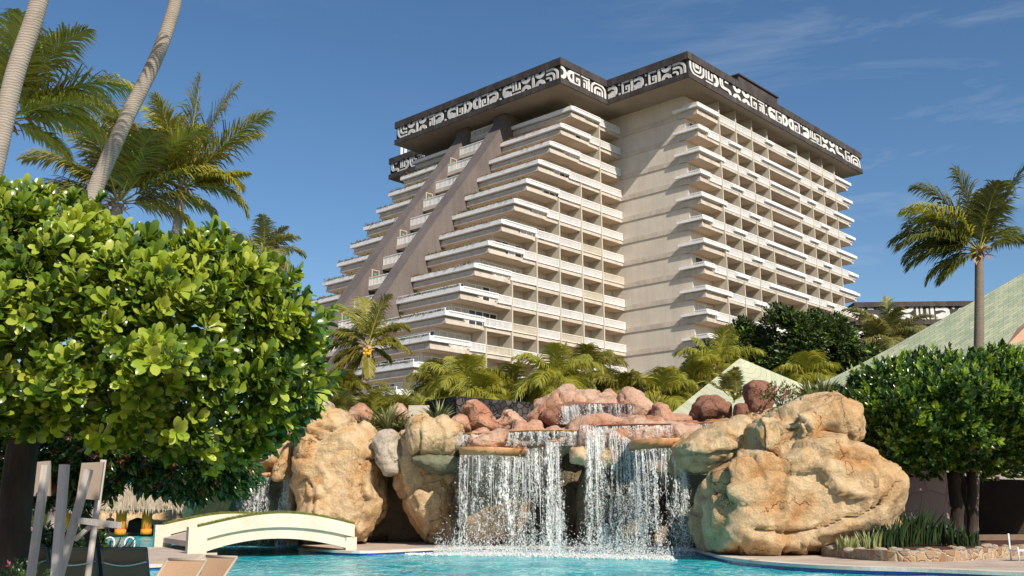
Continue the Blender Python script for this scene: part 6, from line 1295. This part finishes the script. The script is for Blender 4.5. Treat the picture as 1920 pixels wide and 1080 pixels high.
gt=[P(1872,664,46.5)-po,P(1925,610,46.5)-po,P(1990,560,46.5)-po,P(2060,664,46.5)-po]; b=MB(); b.hexa(gt,[q+Vector((0,3.2,0)) for q in gt]); b.build('gable',M['salmon'],pv)
f_=[P(1775,878,40.4)-po,P(1830,890,39.85)-po,P(1960,894,38.85)-po,P(2190,888,36.9)-po]; b=MB()
for a,c in zip(f_[:-1],f_[1:]): b.bar(a+Vector((0,.05,-.02)),c+Vector((0,.05,-.02)),.10,.24)
b.build('fascia',M['trimw'],pv)
for i in range(6):
    t=i/5; a=(P(1800,897,40.1).lerp(P(2180,900,37),t))-po; b=MB(); b.bar(a,a+Vector((.3,3.6,.7)),.12,.16); b.build('rafter',M['brown'],pv)
b=MB(); xL,xR=P(1772,900,41).x-po.x,P(2250,900,41).x-po.x; b.box(xL,xR,4.2,4.5,-.1,4.2); b.box(xL,xL+.3,-1,4.2,-.1,3.0); b.box(xR-.3,xR,-3,4.2,-.1,3.6); b.build('back_wall',M['brown'],pv)
b=MB(); q=P(1836,1012,38.5)-po; b.box(q.x,xR-.4,-3.4,-3.1,-.12,.42); b.build('low_wall',mat('low_wall',(.16,.11,.075),.9,[(.22,.16,.11)],2,.3),pv)
for x in (2010,): 
    q=P(x,900,39.8)-po; b=MB(); b.box(q.x,q.x+.3,-2.3,-2.0,-.1,P(x,896,39.8).z-po.z); b.build('post',M['brown'],pv)
pk=empty('small_pavilion',(P(1385,800,52).x,53,5.3),0,'smaller pavilion with a pale green pyramid roof behind the rockwork','pavilion'); ko=pk.location.copy()
ap=P(1387,672,52)-ko; Lc=P(1240,790,50.3)-ko; Fc=P(1440,880,47)-ko; Rc=P(1590,756,55.5)-ko; Bc=P(1400,760,60)-ko
def hip(nm,a,c): ruled(nm,[ap,ap+(c-a)*.004],[a,c],M['shingle2'],pk,k=8,rows=10,th=.1)
hip('roof_face',Lc,Fc); hip('roof_face',Fc,Rc); hip('roof_face',Rc,Bc); hip('roof_face',Bc,Lc)
b=MB(); b.box(-2.2,2.4,-2,3,-.2,1.4); b.build('wall',M['brown'],pk)
# ================================================================== WALLS AND BEDS
def stone_mat(name,cols,mort,sc,bump=.6,dist=.05,edge=.08):
    m=bpy.data.materials.new(name); m.use_nodes=True; n=m.node_tree.nodes; l=m.node_tree.links; b=n['Principled BSDF']; b.inputs['Roughness'].default_value=.85
    t=n.new('ShaderNodeTexCoord'); nz=n.new('ShaderNodeTexNoise'); nz.inputs['Scale'].default_value=sc*1.2; va=n.new('ShaderNodeVectorMath'); va.operation='MULTIPLY_ADD'; va.inputs[1].default_value=(.25/sc*2,)*3; l.new(t.outputs['Object'],nz.inputs['Vector']); l.new(nz.outputs['Color'],va.inputs[0]); l.new(t.outputs['Object'],va.inputs[2])
    v1=n.new('ShaderNodeTexVoronoi'); v1.inputs['Scale'].default_value=sc; v2=n.new('ShaderNodeTexVoronoi'); v2.feature='DISTANCE_TO_EDGE'; v2.inputs['Scale'].default_value=sc
    for v in (v1,v2): l.new(va.outputs['Vector'],v.inputs['Vector'])
    sx=n.new('ShaderNodeSeparateXYZ'); l.new(v1.outputs['Color'],sx.inputs[0]); r=n.new('ShaderNodeValToRGB'); e=r.color_ramp.elements; e[0].color=(*cols[0],1); e[1].color=(*cols[-1],1)
    for i in range(1,len(cols)-1): z=e.new(i/(len(cols)-1)); z.color=(*cols[i],1)
    l.new(sx.outputs[0],r.inputs['Fac']); mr=n.new('ShaderNodeMapRange'); mr.inputs['From Max'].default_value=edge; l.new(v2.outputs['Distance'],mr.inputs['Value']); mx=n.new('ShaderNodeMixRGB'); mx.inputs['Color1'].default_value=(*mort,1); l.new(mr.outputs['Result'],mx.inputs['Fac']); l.new(r.outputs['Color'],mx.inputs['Color2']); l.new(mx.outputs['Color'],b.inputs['Base Color'])
    n2=n.new('ShaderNodeTexNoise'); n2.inputs['Scale'].default_value=sc*3; n2.inputs['Detail'].default_value=6; ad=n.new('ShaderNodeMath'); ad.operation='MULTIPLY_ADD'; ad.inputs[1].default_value=.5; l.new(n2.outputs['Fac'],ad.inputs[0]); l.new(mr.outputs['Result'],ad.inputs[2])
    bp=n.new('ShaderNodeBump'); bp.inputs['Strength'].default_value=bump; bp.inputs['Distance'].default_value=dist; l.new(ad.outputs[0],bp.inputs['Height']); l.new(bp.outputs['Normal'],b.inputs['Normal']); return m
M['lava']=stone_mat('black_lava_stone',[(.018,.015,.014),(.04,.034,.032),(.08,.068,.062)],(.006,.005,.005),3.2,1,.12)
M['planter']=stone_mat('planter_stones',[(.22,.11,.05),(.34,.20,.10),(.44,.33,.20),(.26,.16,.11)],(.40,.33,.26),4.2,.8,.05,.14)
M['pinkwall']=stone_mat('pink_stone_wall',[(.34,.25,.23),(.40,.30,.27),(.44,.34,.30)],(.28,.20,.18),1.2,.5,.04,.03)
q=[P(797,752,56),P(856,743,52.5),P(1015,756,54.5)]
o=empty('lava_wall',(q[1].x,52.5,5.2),0,'black lava stone wall among the palms behind the rockwork','wall'); b=MB()
for a,c in zip(q[:-1],q[1:]):
    d=(c-a); d.z=0; d.normalize(); nn=Vector((-d.y,d.x,0))*.5; qa=[Vector((p.x,p.y,0)) for p in (a,c,c+nn,a+nn)]
    b.hexa([Vector((p.x-o.location.x,p.y-52.5,-.3)) for p in qa],[Vector((p.x-o.location.x,p.y-52.5,z-5.2)) for p,z in zip(qa,(a.z,c.z,c.z,a.z))])
b.build('stone_face',M['lava'],o)
b=MB(); a=P(766,760,54); b.box(a.x,a.x+1.1,54,54.3,5.2,a.z); tag(b.build('garden_wall',M['column']),'short grey wall left of the black lava wall','wall')
# pink stone wall right of the great boulder
b=MB(); a=P(1655,880,38.6);c=P(1774,880,38.6); b.box(a.x,c.x,38.6,39,.1,a.z+.4); tag(b.build('stone_wall',M['pinkwall']),'pinkish stone wall between the great boulder and the clipped tree','wall')
# planting bed with a rubble edge
eP=[PZ(*t,.17) for t in [(1540,1041),(1590,1047),(1640,1051),(1690,1053),(1740,1053),(1790,1052),(1840,1049),(1885,1045),(1925,1040),(1975,1032)]]; eP=smoothline(eP,4)
b=MB(); n=len(eP)
for i in range(n-1):
    a,c=eP[i],eP[i+1]; d=(c-a).normalized(); d0=(eP[min(i+1,n-1)]-eP[max(i-1,0)]).normalized(); d1=(eP[min(i+2,n-1)]-eP[i]).normalized(); n0=Vector((-d0.y,d0.x,0))*.3; n1=Vector((-d1.y,d1.x,0))*.3
    qa=[a,c,c+n1,a+n0]; h=.29; b.hexa([Vector((p.x,p.y,.16)) for p in qa],[Vector((p.x,p.y,.16+h+.02*math.sin(i*1.7)*0)) for p in qa])
tag(b.build('planter_wall',M['planter']),'low curved rubble stone edge of the right planting bed','wall')
b=MB(); b.prism([(p.x,p.y+.28) for p in eP]+[(26,44),(11,44),(9.5,36)],.1,.39); tag(b.build('planting_bed',mat('red_mulch',(.05,.018,.014),.95,[(.09,.03,.022),(.06,.04,.03)],3,.8,20,bdist=.05)),kind='structure')
g=np.random.default_rng(9)
for i in range(34):
    t=g.uniform(.05,.9); j=t*(n-1); p=eP[int(j)]; s_=g.uniform(.06,.16); m_=remesh([ell((0,0,0),(s_*1.3,s_,s_*.6),g.uniform(0,3),8)],.03,3); m_.materials.clear(); m_.materials.append(M['grey'] if i%3 else M['tan']); o=bpy.data.objects.new('stone',m_); m_.name='stone'; COL.objects.link(o); o.location=(p.x+g.normal(0,.2),p.y+.35+abs(g.normal(0,1.1)),.42); 
    tag(o,'small rounded stone lying on the red mulch of the right bed','stone','small stones on the red mulch')
# strap-leaved plants
M['snake']=leaf_mat('snake_plant_leaf',[(.015,.035,.012),(.03,.06,.02),(.06,.09,.03)],.35,.1,.5); M['agave']=leaf_mat('agave_leaf',[(.16,.20,.07),(.24,.27,.10),(.34,.35,.16)],.45,.15,.4)
def blades(name,loc,n,h,wd,spread,mt,lab,cat,grp,seed,base_r=.3,kind='oval',cur=.0):
    g=np.random.default_rng(seed); r=empty(name,loc,0,lab,cat,grp); a=g.uniform(0,6.28,n); q=g.uniform(0,1,n)**.5*base_r
    pos=np.stack([np.cos(a)*q,np.sin(a)*q,0*a-.03],1); sp=g.uniform(.05,spread,n); d=np.stack([np.cos(a)*sp,np.sin(a)*sp,np.ones(n)],1); leaves_mesh('leaves',pos,d,np.stack([-np.cos(a),-np.sin(a),.3+0*a],1)+g.normal(0,.4,(n,3)),h*g.uniform(.6,1.1,n),wd,mt,r,kind); return r
SP=[(1655,1022,31,.8,.3),(1675,1018,31.6,1.0,.4),(1697,1014,32.2,1.25,.5),(1720,1012,32.5,1.3,.5),(1742,1012,32.6,1.0,.4),(1630,1027,30.4,.6,.3),(1768,1008,32.8,.9,.4),(1790,1012,32.4,.7,.3),(1812,1014,32.2,.6,.3),(1590,1032,30,.45,.2)]
SL=['dark snake plant clump second left of the white chair','dark snake plant clump left of the tallest ones','tall snake plant clump just left of the white chair','tallest snake plant clump in front of the white chair','snake plant clump right of the white chair','short grey green clump against the great boulder','snake plant clump at the foot of the clipped tree','low snake plant clump between the two trunks in the right bed','last low snake plant clump, under the tall single palm','little yellowish tuft where the great boulder meets the bed']
for i,((x,y,Y,h,sp),lb) in enumerate(zip(SP,SL)): 
    p=P(x,y,Y); blades('snake_plant',(p.x,Y,.38),42,h,.07,sp,M['snake'] if i not in(5,9) else M['agave'],lb,'plant','snake plants in the right bed',400+i,.35)
for i,(x,y,Y,h,lb) in enumerate([(727,802,48.5,1.35,'spiky agave above the cave mouth'),(822,792,50,1.2,'spiky agave left of the black lava wall'),(1545,745,38,.9,'grassy tuft on top of the shoulder rock'),(1520,748,38,.8,'left grassy tuft on top of the shoulder rock')]):
    p=P(x,y,Y); blades('agave',(p.x,Y,p.z-.05),46,h,.11,1.3,M['agave'],lb,'plant','spiky plants on the rocks',430+i,.15)
LP=[(20,1040,19,.9),(60,1030,19,.9),(90,1030,19.5,1.0),(125,1040,20,.8),(165,1035,20.5,.8),(195,1030,21,.9),(215,1022,21.5,.7),(150,1035,22,.7),(-10,1030,19,1.)]
LL=['strap-leaved plant behind the dark trunk','strap-leaved plant left of the first white post','strap-leaved plant between the first two white posts','strap-leaved plant behind the middle white post','strap-leaved plant under the white arm rest','strap-leaved plant right of the thin pole','spiky plant beside the pool ladder','low strap-leaved plant behind the slanting post','strap-leaved plant at the left edge of the picture']
for i,((x,y,Y,h),lb) in enumerate(zip(LP,LL)):
    p=P(x,y,Y); blades('snake_plant',(p.x,Y,.2),46,h,.075,.45,M['snake'],lb,'plant','strap-leaved plants behind the loungers',450+i,.4)
b=MB(); b.prism([(-14,18.3),(-12.5,18),(-8.7,19),(-8.2,21.5),(-9.5,23.5),(-16,24)],.0,.24); tag(b.build('planting_bed',M['earth']),kind='structure')
# shrubs
M['petal']=leaf_mat('pink_petal',[(.55,.10,.22),(.65,.18,.30),(.7,.3,.4)],.6,.3,.2); M['shrubleaf']=leaf_mat('shrub_leaf',[(.06,.09,.02),(.12,.16,.04),(.20,.22,.07),(.26,.22,.10)],.5,.25,.3)
def shrub(x,y,Y,rx,rz_,n,lab,seed,mats=None,lf=.12,fl=.06,cat='shrub',grp='flowering shrubs on the rocks'):
    g=np.random.default_rng(seed); p=P(x,y,Y); r=empty('shrub',(p.x,Y,p.z),0,lab,cat,grp); d=g.normal(0,1,(n,3)); d/=np.linalg.norm(d,axis=1)[:,None]; d[:,2]=np.abs(d[:,2])*1.0; pos=d*np.array([rx,rx*.7,rz_])*g.uniform(.4,1.05,(n,1))
    rosettes('foliage',pos,d+np.array([0,-.2,.4])+g.normal(0,.3,(n,3)),6,lf,lf*.42,mats or [M['shrubleaf'],M['petal']],r,'quad',.8,.5,(g.uniform(0,1,n)<fl).astype(int),seed)
    b=MB(); 
    for k in range(5): b.tube([(0,0,-.2),tuple(pos[k]*.8)],[.02,.008],5)
    b.build('stem',M['treebark'],r)
for i,a in enumerate([(660,800,49.5,.9,.55,150,'sparse flowering shrub on the top right of the tall broad boulder'),(693,800,49.3,.8,.5,130,'pink flowering shrub left of the spiky agave'),(757,800,48.3,.7,.6,140,'pink flowering shrub right of the spiky agave'),(1465,752,40,.8,.75,200,'thin shrub left of the grassy tufts on the shoulder rock'),(1575,750,38,.7,.6,120,'pink flowering shrub touching the clipped tree')]): shrub(*a,seed=500+i,fl=.12)
shrub(950,762,57,1.6,.8,260,'low green shrub behind the black lava wall',510,lf=.2,fl=0,grp='green shrubs'); shrub(575,748,54,1.2,1.0,220,'yellow green shrub above the flat pale rock',511,lf=.2,fl=0,mats=[M['leafCl'],M['shrubleaf']],grp='green shrubs')
shrub(38,1092,11,.35,.22,100,'low yellow green shrub with pink flowers beside the dark trunk',512,lf=.05,fl=.03,mats=[M['leafC'],M['petal']],grp='green shrubs'); shrub(510,815,50,1.4,.8,220,'bright shrub behind the two small falls',513,lf=.2,fl=0,mats=[M['leafCl'],M['shrubleaf']],grp='green shrubs')
for i,(x,Y,lb) in enumerate([(80,19.5,'dark leafy shrub behind the high chair'),(140,21,'low leafy ground shrub behind the shaded brown lounger'),(10,20,'dark leafy shrub at the left edge')]): shrub(x,1030,Y,.7,.38,200,lb,520+i,lf=.14,fl=0,mats=[M['leafB'],M['leafBr']],grp='green shrubs')
# white plastic chair behind the snake plants
wc=empty('garden_chair',(P(1722,1000,36).x,36,.2),.5,'white garden chair half hidden behind the tall snake plants','chair')
b=MB(); b.box(-.26,.26,-.26,.26,.40,.44); b.build('seat',M['metal'],wc)
b=MB(); 
for k in range(5): b.box(-.22+k*.10,-.17+k*.10,.22,.25,.46,1.02)
b.box(-.26,.26,.215,.255,1.0,1.08); b.build('backrest',M['metal'],wc)
for sx_ in (-1,1):
    for sy in (-1,1): b=MB(); b.bar((sx_*.24,sy*.24,.40),(sx_*.28,sy*.28,0),.04); b.build('leg',M['metal'],wc)
    b=MB(); b.bar((sx_*.28,-.26,.66),(sx_*.28,.24,.68),.05,.03); b.bar((sx_*.28,-.25,.43),(sx_*.28,-.25,.66),.03); b.build('arm_rest',M['metal'],wc)
# white metal bench whose end shows at the right edge
wb=empty('metal_bench',(PZ(1909,1052,.17).x+.02,PZ(1909,1052,.17).y,.17),0,'white metal bench whose end shows at the right edge','bench')
b=MB(); b.box(0,1.6,0,.5,.25,.29); b.build('seat',M['metal'],wb)
for xx in (.02,1.55):
    for yy in (.02,.46): b=MB(); b.tube([(xx,yy,0),(xx,yy,.36 if yy<.1 else .7)],.022,8); b.build('leg',M['metal'],wb,True)
# pool marks
M['yellow']=mat('yellow_tile',(.70,.38,.02),.5,[(.75,.45,.05)],8); M['patch']=mat('ochre_tile',(.45,.26,.08),.6,[(.5,.32,.12)],6)
def mark(nm,x0,x1,y,mt,lab,z=.176,d=.35):
    a,c=PZ(x0,y,z),PZ(x1,y,z); b=MB(); dd=(c-a).normalized(); nn=Vector((-dd.y,dd.x,0))*d; b.hexa([Vector((q.x,q.y,.165)) for q in (a,c,c+nn,a+nn)],[Vector((q.x,q.y,z)) for q in (a,c,c+nn,a+nn)]); return tag(b.build(nm,mt),lab,'tile')
mark('marker_tile',283,306,1057,M['yellow'],'yellow marker tile set in the edge of the deck behind the tan loungers'); mark('marker_tile',1408,1425,1049.5,M['patch'],'ochre marker tile set in the coping before the great boulder')
b=MB(); a,c=PZ(1657,1068,.10),PZ(1679,1069,.10); b.box(a.x,c.x,a.y-.16,a.y+.1,.0,.085); tag(b.build('pool_skimmer',M['dark']),'dark skimmer slot in the blue tiles under the right coping','skimmer')
